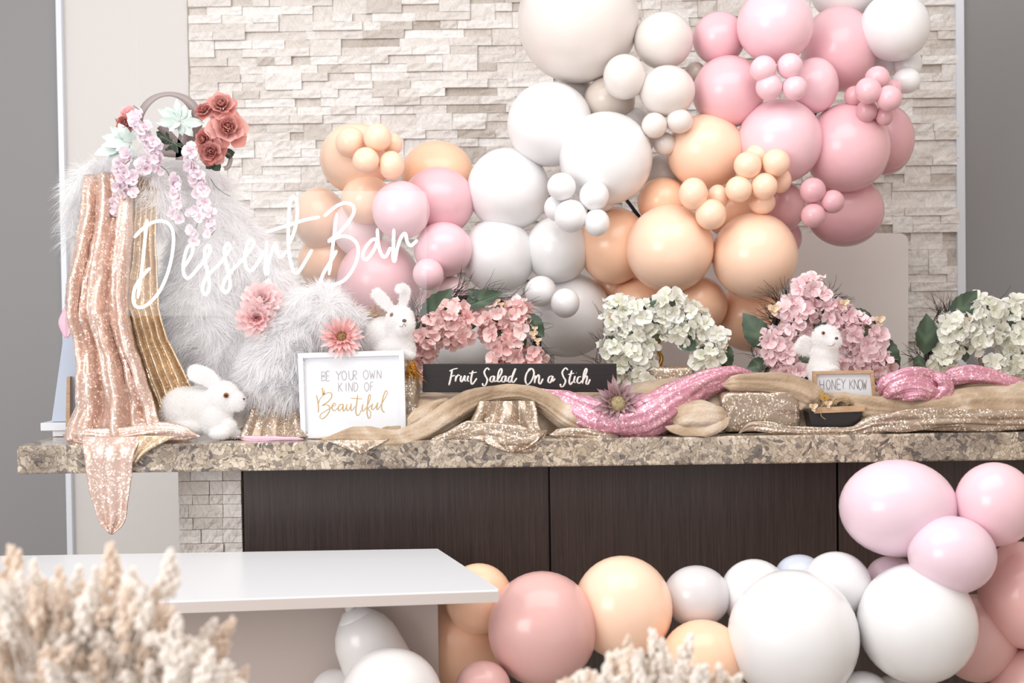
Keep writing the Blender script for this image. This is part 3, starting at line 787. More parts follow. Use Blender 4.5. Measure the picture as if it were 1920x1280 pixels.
drape('pale_lining', [(124, 575, .16), (112, 598, .16), (112, 610, .16), (122, 632, .16)], [(140, 575, .15), (140, 598, .15), (138, 615, .15), (128, 634, .15)], M['pink_satin'], gc, [(1, .003, 0, 0, 1, 1)], nu=10, nv=14, nz=.003)

# ---- white fur throw in a crescent and the fur cushion
ft = thing('fur_throw', P(400, 700, .36), 'long haired white fur throw hung over the stand and down behind the neon sign', 'throw')
ch = [(141, 440, 13, .24), (140, 405, 18, .25), (146, 365, 24, .26), (165, 330, 25, .27), (205, 318, 26, .28), (250, 318, 28, .28), (285, 345, 36, .25), (292, 385, 34, .25), (330, 338, 40, .36), (385, 345, 36, .40), (380, 380, 52, .41), (392, 420, 66, .42), (405, 460, 76, .43), (425, 500, 80, .43), (465, 490, 55, .44),
      (395, 540, 84, .42), (375, 590, 70, .38), (395, 630, 72, .36), (430, 670, 66, .34), (470, 700, 56, .32), (500, 730, 40, .30), (505, 540, 42, .43)]
def pxballs(ch, dz=.75): return [(P(a, b, Y), (r * mpp(Y), min(r * mpp(Y) * dz, .10), r * mpp(Y))) for a, b, r, Y in ch]
fo = link('pelt', blob_mesh('pelt', pxballs(ch), .012, M['fur'], 8, WL[ft.name]), ft, WL[ft.name])
fur('long_hair', fo, 38000, .062, .0012, M['fur'], ft, droop=.7, messy=.7, lift=.55)
fc = thing('fur_cushion', P(560, 760, .2), 'plump white fur cushion behind the white framed sign', 'cushion')
ch = [(600, 600, 62, .22), (560, 605, 56, .22), (640, 610, 42, .22), (545, 650, 62, .2), (515, 690, 52, .19), (490, 725, 36, .18), (540, 730, 44, .19), (600, 660, 50, .23)]
fo = link('cushion_body', blob_mesh('cushion_body', pxballs(ch), .012, M['fur'], 8, WL[fc.name]), fc, WL[fc.name])
fur('long_hair', fo, 25000, .055, .0012, M['fur'], fc, droop=.55, messy=.75, lift=.6, flow=(-.15, 0, -.1))

# ---- plush rabbits
def rabbit(loc, label, balls, ears, eyes, nose, Ye, extra=None, hair=9000, eye_mat='eye_amber', mouth=None):
    t = thing('plush_rabbit', loc, label, 'plush rabbit', 'plush rabbits on the bar')
    at = WL[t.name]
    bl = [(P(x, y, Y), (rx * mpp(Y), (rd if rd else rx) * mpp(Y), ry * mpp(Y)), Matrix.Rotation(R(rot), 3, 'Y')) for x, y, rx, ry, rd, Y, rot in balls]
    body = link('body', blob_mesh('body', bl, .0045, M['plush'], 5, at), t, at)
    fur('plush_pile', body, hair, .0065, .0010, M['plush'], t, droop=.3, messy=.5, lift=.9)
    for pts, wd in ears:
        C = catmull([P(*p) for p in pts], 8); n = len(C); v = []; f = []
        for i, c in enumerate(C):
            tt = (C[min(i + 1, n - 1)] - C[max(i - 1, 0)]).normalized(); sd = tt.cross(Vector((0, -1, 0))).normalized(); s = i / (n - 1)
            wv = wd * mpp(c.y) / 2 * (.55 + .9 * math.sin(math.pi * min(s * .62 + .18, 1))) * (1 if s < .8 else math.sqrt(max(.02, 1 - ((s - .8) / .205) ** 2))); fr = tt.cross(sd)
            for k in range(12):
                a = 2 * math.pi * k / 12; cup = .012 * math.cos(a) ** 2
                v.append(c + sd * math.cos(a) * wv + fr * (math.sin(a) * wv * .28) + Vector((0, -1, 0)) * cup * wd * mpp(c.y) * 8)
        for i in range(n - 1):
            for k in range(12): a = i * 12 + k; b = i * 12 + (k + 1) % 12; f.append((a, b, b + 12, a + 12))
        f.append(tuple(range(12))[::-1]); f.append(tuple(range((n - 1) * 12, n * 12)))
        e = obj('ear', (v, f), M['plush'], t, smooth=True); fur('ear_pile', e, 1200, .007, .001, M['plush'], e, droop=.1, messy=.4, lift=.8)
    for x, y, Y, r in eyes:
        e = obj('eye', ball_vf(P(x, y, Y), (r * mpp(Y), r * mpp(Y) * .7, r * mpp(Y)), 16, 10), M[eye_mat], t, smooth=True)
        if eye_mat == 'eye_amber': obj('pupil', ball_vf(P(x + .3, y, Y) + Vector((0, -r * mpp(Y) * .42, 0)), (r * .6 * mpp(Y), r * mpp(Y) * .42, r * .6 * mpp(Y)), 14, 8), M['eye_black'], e, smooth=True)
    x, y, Y, r = nose
    obj('nose', ball_vf(P(x, y, Y), (r * mpp(Y), r * .6 * mpp(Y), r * .8 * mpp(Y)), 12, 8), M['nose'], t, smooth=True)
    if mouth: obj('mouth', tube_vf(catmull([P(*p) for p in mouth], 5), .0012, 6), M['mouth'], t, smooth=True)
    return t
rabbit(P(380, 824, .1), 'white plush rabbit crouching at the front left with ears laid back', [
    (345, 772, 46, 48, 34, .12, 0), (368, 768, 54, 44, 34, .12, 0), (328, 785, 26, 32, 28, .12, 0), (352, 800, 38, 20, 30, .10, 0), (405, 785, 32, 36, 28, .10, 0), (395, 760, 30, 32, 26, .11, 0),
    (418, 744, 32, 31, 26, .10, 0), (440, 752, 20, 20, 20, .095, 0), (446, 760, 12, 10, 14, .09, 0), (412, 812, 20, 11, 16, .055, -6), (428, 800, 16, 16, 16, .08, 0), (440, 812, 16, 9, 12, .10, 12), (340, 815, 26, 8, 18, .09, 0)],
    [([(405, 724, .095), (390, 708, .09), (370, 700, .085), (352, 694, .085)], 24), ([(412, 722, .13), (398, 716, .135), (384, 724, .14)], 20)],
    [(424, 741, .058, 5.2)], (457, 748, .085, 3.0), 0)
rabbit(P(730, 672, .2), 'white plush rabbit sitting upright behind the white framed sign with one bent ear', [
    (722, 628, 38, 34, 34, .22, 0), (705, 640, 26, 28, 28, .24, 0), (748, 640, 26, 38, 28, .2, 0), (740, 655, 40, 26, 34, .2, 0), (750, 598, 26, 26, 26, .18, 0), (761, 608, 17, 15, 18, .155, 0), (752, 617, 13, 9, 14, .155, 0), (766, 664, 13, 8, 16, .15, 15)],
    [([(733, 580, .18), (721, 566, .178), (708, 552, .175), (700, 545, .17)], 16), ([(754, 575, .19), (758, 560, .19), (760, 546, .185), (752, 541, .17), (742, 546, .15)], 14)],
    [(735, 590, .148, 4.4)], (758, 601, .118, 4.2), 0, mouth=[(749, 612, .127), (754, 612, .120), (757.5, 607, .117), (761, 612, .121)])
rabbit(P(1545, 722, .2), 'white plush rabbit sitting inside the pink wreath above the wooden framed sign', [
    (1549, 633, 26, 24, 24, .24, 0), (1562, 640, 16, 14, 16, .215, 0), (1546, 665, 26, 26, 24, .25, 0), (1544, 692, 29, 32, 28, .25, 0), (1545, 705, 26, 20, 28, .22, 0), (1553, 692, 18, 8, 14, .2, 0)],
    [([(1526, 655, .27), (1514, 650, .27), (1502, 645, .265), (1494, 640, .26)], 26)],
    [(1543.5, 624, .199, 3.4)], (1568.5, 634, .178, 3.6), 0, mouth=[(1552, 648, .192), (1560, 648, .183), (1566, 643, .178)], hair=7000)
fg = tag(obj('figurine', MB().add(*lathe_vf([(.0005, 0), (.011, 0), (.012, .004), (.0105, .014), (.007, .019), (.0075, .021), (.0095, .026), (.0095, .031), (.006, .036), (.0005, .0375)], Pz(771, 821, top_z), 20)).add(*ball_vf(Pz(778, 819, top_z) + Vector((0, 0, .012)), .007, 12, 8)), M['white_paint'], smooth=True), 'tiny white figurine standing right of the white framed sign', 'figurine')

# ------------------------------------------------------------------ lettering helpers
def strokes_vf(mb, lines, Y, r, width=None, per=5, sides=6, flat=.5):
    """hand-drawn strokes given in photo pixels, laid on the plane at depth Y; width(dx, dy) lets a brush press on its down strokes"""
    for ln in lines:
        pts = catmull([(x, y, 0) for x, y in ln], per) if len(ln) > 1 else [Vector((*ln[0], 0)), Vector((ln[0][0] + .6, ln[0][1] + .6, 0))]
        C = [P(p.x, p.y, Y) for p in pts]; n = len(C); rad = []
        for i in range(n):
            d = pts[min(i + 1, n - 1)] - pts[max(i - 1, 0)]
            k = width(d.normalized()) if width and d.length > 1e-6 else 1
            e = min(1, .55 + .45 * min(i, n - 1 - i)); rad.append(r * k * e)
        v, f = tube_vf(C, rad, sides)
        mb.add([Vector((p.x, Y + (p.y - Y) * flat, p.z)) for p in v], f)
    return mb
def sc_lines(lines, s, ox, oy): return [[(ox + x / s, oy + y / s) for x, y in ln] for ln in lines]
G = dict(  # thin hand-drawn capitals in a unit box
    B=[[(0, 0), (0, 1)], [(0, 0), (.5, .1), (.55, .3), (0, .5)], [(0, .5), (.6, .6), (.65, .85), (0, 1)]], E=[[(.6, 0), (0, 0), (0, .5), (0, 1), (.62, 1)], [(0, .48), (.5, .48)]],
    Y=[[(0, 0), (.38, .45)], [(.8, 0), (.38, .45), (.36, 1)]], O=[[(.4, 0), (.05, .2), (0, .6), (.3, 1), (.65, .8), (.7, .35), (.4, 0)]], U=[[(0, 0), (.02, .7), (.32, 1), (.6, .75), (.62, 0)]],
    R=[[(0, 0), (0, 1)], [(0, 0), (.55, .1), (.5, .42), (0, .5)], [(.1, .5), (.65, 1)]], W=[[(0, 0), (.22, 1)], [(.22, 1), (.42, .3)], [(.42, .3), (.62, 1)], [(.62, 1), (.85, 0)]], N=[[(0, 1), (0, 0)], [(0, 0), (.55, 1)], [(.55, 1), (.57, 0)]],
    K=[[(0, 0), (0, 1)], [(.6, 0), (0, .55)], [(.12, .45), (.65, 1)]], I=[[(.1, 0), (.1, 1)]], D=[[(0, 0), (0, 1)], [(0, 0), (.5, .15), (.6, .55), (.4, .9), (0, 1)]], F=[[(.55, 0), (0, 0)], [(0, 0), (0, 1)], [(0, .48), (.45, .48)]], H=[[(0, 0), (0, 1)], [(.6, 0), (.6, 1)], [(0, .5), (.6, .5)]])
def caps(text, boxes):
    """boxes: per letter (x left, y top, width, height) in photo pixels"""
    out = []
    for ch, (x, y, w_, h) in zip(text, boxes):
        for ln in G[ch]:
            out.append([(x + a * w_, y + b * h) for a, b in ln])
    return out

# ------------------------------------------------------------------ neon sign
ns = thing('neon_sign', P(500, 480, .03), 'white neon script sign reading Dessert Bar on a clear acrylic sheet', 'neon sign')
YN = .02
D1 = [[(155, 240), (145, 330), (120, 560), (95, 740)], [(72, 355), (130, 295), (200, 255), (270, 255), (315, 310), (318, 420), (290, 560), (235, 690), (160, 775), (100, 795), (68, 760), (75, 680), (115, 610), (172, 545)]]
ESS = [[(382, 545), (415, 500), (440, 450), (443, 415), (425, 402), (402, 435), (383, 520), (388, 590), (420, 608), (478, 545), (535, 475), (552, 430), (537, 405), (516, 445), (524, 520), (543, 600), (547, 670), (527, 712), (503, 690), (515, 630), (560, 570), (612, 520), (662, 450), (680, 415), (662, 393), (643, 430), (652, 510), (674, 600), (677, 670), (652, 700), (631, 680), (646, 620), (700, 552), (765, 485), (815, 420), (828, 388), (808, 366), (784, 410), (769, 480), (784, 548), (815, 562), (858, 505), (895, 440)],
       [(910, 375), (905, 480), (899, 560), (912, 582), (925, 500), (948, 425), (968, 398), (976, 450), (1000, 476), (1038, 435)], [(1050, 400), (1088, 300), (1102, 200), (1097, 120), (1075, 98), (1055, 140), (1045, 300), (1051, 450), (1076, 560), (1105, 576), (1150, 510), (1196, 430)], [(908, 319), (1050, 275), (1150, 243), (1245, 225)]]
BAR = [[(1272, 220), (1340, 163), (1400, 136), (1450, 150), (1460, 195), (1420, 265), (1360, 330), (1300, 378), (1380, 346), (1450, 362), (1487, 420), (1470, 520), (1405, 618), (1310, 662)], [(1352, 202), (1328, 400), (1303, 590)], [(1352, 435), (1310, 510), (1268, 580), (1247, 642)],
       [(1608, 362), (1570, 373), (1527, 430), (1517, 478), (1543, 491), (1588, 430), (1612, 362)], [(1608, 297), (1615, 400), (1638, 468), (1665, 470), (1692, 415)], [(1712, 300), (1710, 400), (1707, 478), (1718, 502), (1735, 420), (1760, 350), (1785, 330), (1797, 380), (1820, 405), (1862, 370)]]
for L in D1 + ESS + BAR:
    obj('neon_tube', strokes_vf(MB(), sc_lines([L], 3.368, 230, 340), YN, 3.0 * mpp(YN), None, 6, 8, 1), M['neon'], ns, smooth=True)
obj('acrylic_sheet', prism_vf(rounded(236, 358, 800, 592, 6, 3), YN + .012, YN + .017), M['acrylic'], ns)
for x in (262, 772):
    p = P(x, 366, YN + .014); obj('hanging_line', tube_vf([p, Vector((p.x, p.y, 2.9))], .0004, 5), M['acrylic'], ns)

# ------------------------------------------------------------------ framed signs
def frame_sign(name, tl, tr, br, bl, bw, Y, depth, fm, label, face, inset=.012):
    t = thing(name, P((bl[0] + br[0]) / 2, (bl[1] + br[1]) / 2, Y), label, 'sign')
    Q = [Vector((*p, 0)) for p in (tl, tr, br, bl)]; c = sum(Q, Vector()) / 4
    I = []
    for i in range(4):
        a = (Q[(i + 1) % 4] - Q[i]).normalized(); b = (Q[i - 1] - Q[i]).normalized(); I.append(Q[i] + (a + b) * bw)
    for i in range(4):
        j = (i + 1) % 4; poly = [(Q[i].x, Q[i].y), (Q[j].x, Q[j].y), (I[j].x, I[j].y), (I[i].x, I[i].y)]
        obj('frame_bar', prism_vf(poly, Y, Y + depth), fm, t, bevel=.0008)
    s = (Y + inset - CY) / (Y - CY)
    obj('sign_face', prism_vf([(960 + (p.x - 960) / 1, p.y) for p in (Q[0].lerp(c, .02), Q[1].lerp(c, .02), Q[2].lerp(c, .02), Q[3].lerp(c, .02))], Y + inset, Y + depth - .001), face, t)
    return t
YS = .10
fs = frame_sign('framed_sign', (558, 662), (757, 656.5), (761.5, 815), (564, 823.5), 9.5, YS, .022, M['white_paint'], 'white framed sign with gold script Beautiful in front of the fur cushion', M['white_paint'])
def w7(lines): return sc_lines(lines, 7.11, 560, 660)
bx = [(305, 258, 95, 125), (370, 255, 72, 125), (497, 252, 90, 125), (575, 248, 85, 125), (668, 245, 90, 125), (728, 243, 75, 125), (862, 238, 92, 120), (945, 237, 85, 118), (1045, 235, 95, 118)]
bx = [(560 + x / 7.11, 660 + y / 7.11, w_ / 7.11, h / 7.11) for x, y, w_, h in bx]
L1 = caps('BEYOUROWN', bx)
bx = [(532, 405, 80, 122), (625, 404, 60, 120), (665, 403, 90, 120), (738, 402, 80, 120), (877, 400, 80, 118), (955, 398, 70, 118)]
L2 = caps('KINDOF', [(560 + x / 7.11, 660 + y / 7.11, w_ / 7.11, h / 7.11) for x, y, w_, h in bx])
obj('grey_lettering', strokes_vf(MB(), L1 + L2, YS + .0112, .7 * mpp(YS), None, 4, 5), M['grey_ink'], fs)
BE = [[(235, 570), (252, 640), (262, 720), (262, 800)], [(262, 690), (280, 630), (330, 570), (400, 535), (440, 555), (430, 610), (380, 665), (312, 710), (370, 697), (413, 730), (405, 790), (360, 855), (315, 885), (285, 870), (290, 832), (345, 790), (410, 750), (470, 712), (495, 690), (470, 678), (443, 715), (450, 762), (480, 775), (525, 738)],
      [(588, 690), (550, 698), (527, 740), (540, 779), (575, 745), (592, 692), (590, 755), (605, 781), (640, 715)], [(642, 690), (635, 750), (655, 777), (688, 725), (698, 685), (694, 752), (710, 776), (755, 715)], [(786, 565), (772, 680), (760, 790), (785, 842), (815, 815), (832, 770)], [(693, 611), (760, 614), (842, 620)],
      [(856, 690), (845, 755), (860, 781), (905, 730)], [(858, 658)], [(905, 730), (945, 640), (957, 572), (935, 575), (918, 680), (909, 800), (932, 878), (957, 850), (955, 790), (925, 748), (975, 700)], [(986, 680), (970, 740), (990, 762), (1028, 722), (1052, 668), (1040, 740), (1055, 762), (1095, 700)], [(1095, 700), (1150, 610), (1182, 540), (1160, 513), (1130, 580), (1105, 700), (1110, 765), (1142, 802)]]
mb = strokes_vf(MB(), w7(BE), YS + .0112, .75 * mpp(YS), lambda d: .8 + .5 * max(d.y, 0), 5, 6)
mb.add(*ball_vf(P(560 + 315 / 7.11, 660 + 486 / 7.11, YS + .0112), (.0028, .001, .0028), 12, 8)); mb.add(*prism_vf([(603.5, 731.5), (607.5, 731), (609, 739), (605, 741)], YS + .0105, YS + .0118))
obj('gold_lettering', mb, M['gold_ink'], fs, smooth=True)
YB2 = .17
bs = thing('wooden_sign', P(975, 735, YB2), 'long black wooden sign lettered Fruit Salad On a Stich below the coral wreath', 'sign')
obj('board', prism_vf([(793, 682), (1156, 681.5), (1157, 735), (792, 735)], YB2, YB2 + .022), M['black_wood'], bs, bevel=.0015)
FR = [[(300, 172), (335, 155), (376, 146)], [(325, 160), (314, 230), (296, 300)], [(303, 228), (350, 207)], [(362, 212), (355, 266)], [(356, 245), (378, 207), (396, 212)], [(408, 212), (400, 250), (414, 266), (440, 212), (437, 252), (452, 262)], [(472, 212), (463, 252), (478, 264)], [(480, 186)], [(512, 166), (495, 250), (505, 290), (530, 262), (548, 235)], [(478, 192), (548, 180)],
      [(662, 162), (640, 143), (615, 178), (624, 212), (642, 250), (627, 295), (607, 303), (597, 280)], [(702, 213), (675, 225), (667, 258), (690, 266), (706, 216), (704, 258), (722, 262), (745, 235), (772, 180), (766, 148), (745, 180), (734, 255), (752, 266), (775, 245)], [(807, 213), (780, 225), (771, 260), (795, 266), (811, 216), (808, 258), (826, 260)], [(867, 213), (840, 225), (831, 260), (850, 269), (868, 225), (896, 148), (872, 200), (862, 258), (880, 271), (908, 232)],
      [(1040, 150), (1000, 185), (984, 250), (1002, 291), (1036, 265), (1062, 200), (1050, 153), (1022, 150), (1008, 178)], [(1076, 210), (1067, 282)], [(1070, 250), (1100, 205), (1109, 225), (1105, 270), (1120, 286), (1144, 238)], [(1227, 213), (1200, 224), (1189, 262), (1210, 274), (1232, 217), (1228, 264), (1254, 238)],
      [(1368, 162), (1345, 143), (1317, 182), (1328, 224), (1346, 260), (1327, 305), (1306, 312), (1298, 285)], [(1402, 164), (1380, 258), (1390, 292), (1412, 265)], [(1368, 202), (1424, 189)], [(1432, 214), (1422, 264), (1437, 276)], [(1441, 186)], [(1487, 222), (1462, 226), (1451, 265), (1470, 281), (1497, 255)], [(1500, 265), (1536, 175), (1530, 148), (1512, 190), (1498, 287)], [(1502, 255), (1530, 215), (1541, 230), (1531, 280), (1548, 287), (1568, 243)]]
obj('white_lettering', strokes_vf(MB(), sc_lines(FR, 4.8, 780, 660), YB2 - .0005, 1.25 * mpp(YB2), lambda d: .8 + .75 * abs(d.y) ** 2, 6, 8, .3), M['white_ink'], bs, smooth=True)
YH = .15
hs = frame_sign('framed_sign', (1525, 696), (1638, 694), (1644, 757), (1527, 762), 6, YH, .02, M['pine'], 'small wooden framed sign lettered HONEY KNOW below the rabbit in the pink wreath', M['white_paint'], .010)
sx = 6.094
bx = [(288, 742, 75, 110), (363, 740, 60, 112), (425, 738, 75, 114), (486, 737, 68, 112), (533, 736, 60, 112), (628, 738, 74, 112), (682, 737, 74, 114), (727, 736, 66, 118), (778, 735, 50, 120)]
mb = strokes_vf(MB(), caps('HONEYKNOW', [(1490 + x / sx, 590 + y / sx, w_ / sx, h / sx) for x, y, w_, h in bx]), YH + .0092, .55 * mpp(YH), None, 4, 5)
obj('lettering', mb, M['dark_ink'], hs)

# ------------------------------------------------------------------ cloth along the bar
tc = thing('tan_cloth', P(1200, 815, .2), 'long tan suede cloth bunched along the bar under the wreaths and signs', 'cloth')
topx = [430, 560, 700, 762, 800, 1150, 1210, 1290, 1380, 1430, 1500, 1640, 1700, 1780, 1920, 2060]
topy = [824, 812, 775, 748, 742, 742, 716, 708, 714, 718, 730, 735, 735, 722, 722, 730]
v = []; f = []; nx, ny = 220, 26
for j in range(ny):
    s = j / (ny - 1)
    for i in range(nx):
        px = 430 + (2060 - 430) * i / (nx - 1); q = P(px, np.interp(px, topx, topy), .3); h = max(q.z - top_z, .004)
        Y = .10 + .44 * s; pr = min(1, s / .22); pr = math.sin(pr * math.pi / 2) ** .8
        nz = .014 * noise.noise(Vector((q.x * 9, Y * 8, 2))) + .008 * noise.noise(Vector((q.x * 24, Y * 20 + q.x * 6, 7)))
        back = 1 if s < .86 else max(0, (1 - s) / .14)
        v.append(Vector((q.x, Y - .05 * (1 - pr) * 0 + nz * 1.5 * (1 - s), top_z + .002 + max(0, h * pr + nz * pr) * back)))
for j in range(ny - 1):
    for i in range(nx - 1): a = j * nx + i; f.append((a, a + 1, a + nx + 1, a + nx))
obj('cloth_spread', (v, f), M['suede'], tc, smooth=True)
S = lambda nm, path, mat, par, **k: swag(nm, path, mat, par, **k)
S('cloth_fold', [(598, 826, .045, 14), (640, 818, .03, 26), (690, 818, .022, 34), (745, 822, .02, 32), (790, 808, .035, 38), (835, 780, .07, 44), (880, 754, .10, 42), (930, 739, .12, 30), (980, 737, .12, 28), (1020, 752, .10, 34), (1060, 780, .06, 38), (1100, 802, .04, 28), (1135, 812, .03, 14)], M['suede'], tc, lobes=2, amp=.16, twist=.5, seed=4)
S('cloth_fold', [(764, 800, .06, 14), (785, 780, .075, 22), (815, 762, .09, 20), (850, 752, .11, 12)], M['suede'], tc, lobes=2, amp=.2, seed=1)
S('cloth_fold', [(1256, 800, .06, 16), (1280, 784, .045, 44), (1316, 778, .04, 52), (1346, 780, .05, 40), (1364, 776, .07, 18)], M['suede'], tc, lobes=2, amp=.2, twist=.6, seed=8, crease=1.3)
drape('cloth_lip', [(1246, 800, .03), (1252, 806, .015), (1262, 812, .008), (1280, 818, .004)], [(1368, 782, .03), (1366, 796, .015), (1352, 808, .008), (1330, 818, .004)], M['suede'], tc, [(1.2, .008, 2.2, .1, 1, .6)], nu=40, nv=20, nz=.006, seed=21)
S('cloth_fold', [(1350, 722, .12, 16), (1385, 720, .10, 32), (1440, 722, .10, 34), (1490, 732, .10, 40), (1520, 748, .09, 44), (1535, 770, .08, 26)], M['suede'], tc, lobes=4, amp=.16, twist=.4, seed=6)
S('cloth_fold', [(1528, 734, .12, 18), (1570, 752, .10, 34), (1620, 768, .08, 46), (1690, 774, .07, 46), (1760, 768, .06, 50), (1830, 760, .06, 56), (1890, 765, .06, 60), (1940, 770, .07, 60), (2000, 775, .08, 40)], M['suede'], tc, lobes=3, amp=.12, twist=.5, seed=3)
S('cloth_fold', [(1700, 735, .14, 24), (1770, 740, .12, 46), (1840, 745, .10, 52), (1910, 745, .09, 54), (1990, 750, .1, 40)], M['suede'], tc, lobes=3, amp=.14, twist=.8, seed=11)
ps = thing('pink_sequin_cloth', P(1200, 815, .1), 'shiny pink sequin cloth looping from the black sign up to the pink wreath', 'cloth')
S('cloth_loop', [(1012, 728, .13, 14), (1050, 748, .10, 34), (1085, 772, .07, 56), (1130, 788, .05, 60), (1180, 790, .045, 62), (1225, 776, .05, 68), (1270, 750, .08, 62), (1310, 724, .11, 46), (1350, 708, .13, 38), (1395, 702, .16, 30), (1428, 710, .2, 10)], M['pink_sequin'], ps, lobes=3, amp=.12, twist=.6, nz=.16, seed=5)
pk = thing('pink_sequin_cloth', P(1770, 745, .1), 'shiny pink sequin cloth knotted and twisted below the right ivory wreath', 'cloth')
for kp, ks in (([(1648, 744, .10, 12), (1664, 718, .075, 26), (1700, 704, .07, 30), (1736, 706, .07, 28), (1760, 722, .075, 20), (1768, 738, .08, 8)], 2), ([(1654, 748, .08, 14), (1680, 732, .05, 28), (1714, 724, .045, 30), (1744, 732, .05, 26), (1766, 746, .06, 10)], 5),
               ([(1686, 748, .06, 10), (1706, 741, .035, 20), (1730, 741, .035, 18), (1746, 750, .05, 8)], 7), ([(1738, 698, .09, 8), (1762, 708, .06, 22), (1772, 726, .055, 24), (1758, 746, .05, 18), (1742, 750, .06, 6)], 9)):
    S('cloth_knot', kp, M['pink_sequin'], pk, lobes=2, amp=.16, twist=1.2, nz=.12, seed=ks, crease=1.4)
S('cloth_length', [(1755, 716, .10, 14), (1785, 706, .09, 28), (1820, 702, .09, 32), (1860, 708, .09, 30), (1905, 722, .09, 26), (1960, 738, .1, 22)], M['pink_sequin'], pk, lobes=3, amp=.14, twist=1, nz=.14, seed=9)
cc = thing('champagne_sequin_cloth', P(1200, 820, .1), 'champagne sequin cloth spread on the bar edge in folds below the tan cloth', 'cloth')
drape('hanging_fold', [(900, 752, .09), (892, 772, .075), (880, 795, .06), (872, 812, .05)], [(1000, 752, .09), (1006, 772, .075), (1010, 795, .06), (1018, 812, .05)], M['champagne'], cc, [(2.2, .02, .5, .15, .6, 1.2), (5.5, .005, 0, -.3, .4, 1)], nu=50, nv=40, nz=.008, seed=4)
S('front_fold', [(868, 822, .02, 18), (905, 812, .01, 36), (950, 818, .0, 42), (985, 826, -.004, 36), (1010, 818, .01, 26), (1026, 806, .03, 12)], M['champagne'], cc, lobes=4, amp=.2, nz=.2, seed=3, flat=.5)
S('front_fold', [(800, 830, .03, 10), (840, 820, .025, 22), (880, 808, .03, 28), (920, 800, .04, 16)], M['champagne'], cc, lobes=3, amp=.2, nz=.15, seed=6, flat=.5)
drape('edge_flap', [(905, 822, -.004), (915, 832, -.012), (935, 840, -.014), (955, 847, -.012)], [(1015, 818, -.004), (1005, 830, -.012), (985, 842, -.014), (962, 848, -.012)], M['champagne'], cc, [(2, .005, 0, .2, .5, 1)], nu=26, nv=16, nz=.004, seed=2)
drape('edge_flap', [(606, 826, -.004), (630, 832, -.012), (655, 842, -.014), (672, 850, -.012)], [(730, 824, -.004), (712, 834, -.012), (695, 842, -.014), (680, 851, -.012)], M['champagne'], cc, [(2, .004, 0, .2, .5, 1)], nu=26, nv=16, nz=.003, seed=8)
S('front_fold', [(1030, 815, .02, 10), (1075, 812, .015, 22), (1120, 816, .015, 16), (1160, 818, .02, 8)], M['champagne'], cc, lobes=3, amp=.2, nz=.15, seed=12, flat=.5)
S('front_fold', [(1385, 812, .03, 12), (1405, 800, .03, 28), (1430, 800, .03, 24), (1470, 806, .02, 14), (1540, 809, .015, 12), (1600, 808, .015, 14), (1640, 796, .02, 28), (1700, 790, .02, 34), (1780, 786, .02, 32), (1850, 786, .02, 34), (1930, 784, .02, 34), (2000, 784, .03, 20)], M['champagne'], cc, lobes=4, amp=.22, twist=2.5, nz=.22, seed=10, flat=.5, n=150)
lc = thing('champagne_sequin_cloth', P(510, 822, .1), 'champagne sequin cloth with pink satin hem between the crouching rabbit and the white frame', 'cloth')
drape('gathered_fold', [(478, 752, .17), (468, 780, .14), (458, 805, .10), (452, 820, .08)], [(562, 756, .17), (566, 780, .14), (572, 805, .11), (580, 820, .09)], M['champagne'], lc, [(2.4, .014, .3, .2, .5, 1.3), (6, .004, 0, 0, .5, 1)], nu=50, nv=40, nz=.006, seed=14)
S('satin_hem', [(444, 818, .07, 8), (470, 823, .06, 9), (520, 822, .055, 7), (570, 823, .06, 6)], M['pink_satin'], lc, lobes=2, amp=.1, flat=.5)
# boxes wrapped in sequin cloth
def wrapped(label, x0, y0, x1, y1, Y0, Y1, mat, seed):
    a, b = P(x0, y1, Y0), P(x1, y0, Y0); zb0 = min(a.z, top_z + .003) if a.z < top_z + .06 else top_z + .003
    v = []; f = []; n = 17; c = Vector(((a.x + b.x) / 2, (Y0 + Y1) / 2, (zb0 + b.z) / 2)); h = Vector(((b.x - a.x) / 2, (Y1 - Y0) / 2, (b.z - zb0) / 2))
    bm = bmesh.new(); bmesh.ops.create_cube(bm, size=2); bmesh.ops.subdivide_edges(bm, edges=bm.edges, cuts=14, use_grid_fill=True)
    for q in bm.verts:
        p = q.co; m = max(abs(p.x), abs(p.y), abs(p.z)); s = (abs(p.x) ** 9 + abs(p.y) ** 9 + abs(p.z) ** 9) ** (1 / 9); p = p * (m / s)
        nzv = noise.noise(Vector((p.x * 1.6 + seed, p.y * 2, p.z * 1.3))) * .006 + noise.noise(Vector((p.x * 5 + p.z * 2 + seed, p.y * 4, p.z * 3))) * .004
        q.co = Vector((p.x * h.x, p.y * h.y, p.z * h.z)) + c + p.normalized() * nzv * (1 if p.z > -.9 else 0)
    t = thing('covered_box', (c.x, c.y, zb0), label, 'box'); mb = MB(); bm.verts.index_update()
    mb.add([q.co.copy() for q in bm.verts], [[w_.index for w_ in fc_.verts] for fc_ in bm.faces]); bm.free()
    obj('sequin_wrap', mb, mat, t, smooth=True); return t
bt = wrapped('box wrapped in champagne sequin cloth on the bar edge below the pink wreath', 1352, 733, 1503, 808, .075, .2, M['champagne'], 3)
wrapped('box under gold tinsel that the upright rabbit sits on behind the white frame', 690, 676, 782, 800, .135, .27, M['champagne'], 8)
wrapped('low box in champagne sequin cloth seen through the opening of the ivory wreath', 1212, 688, 1300, 740, .34, .44, M['champagne'], 5)
tn = thing('gold_tinsel', P(768, 690, .15), 'gold tinsel bundle at the feet of the upright rabbit', 'tinsel')
mb = MB()
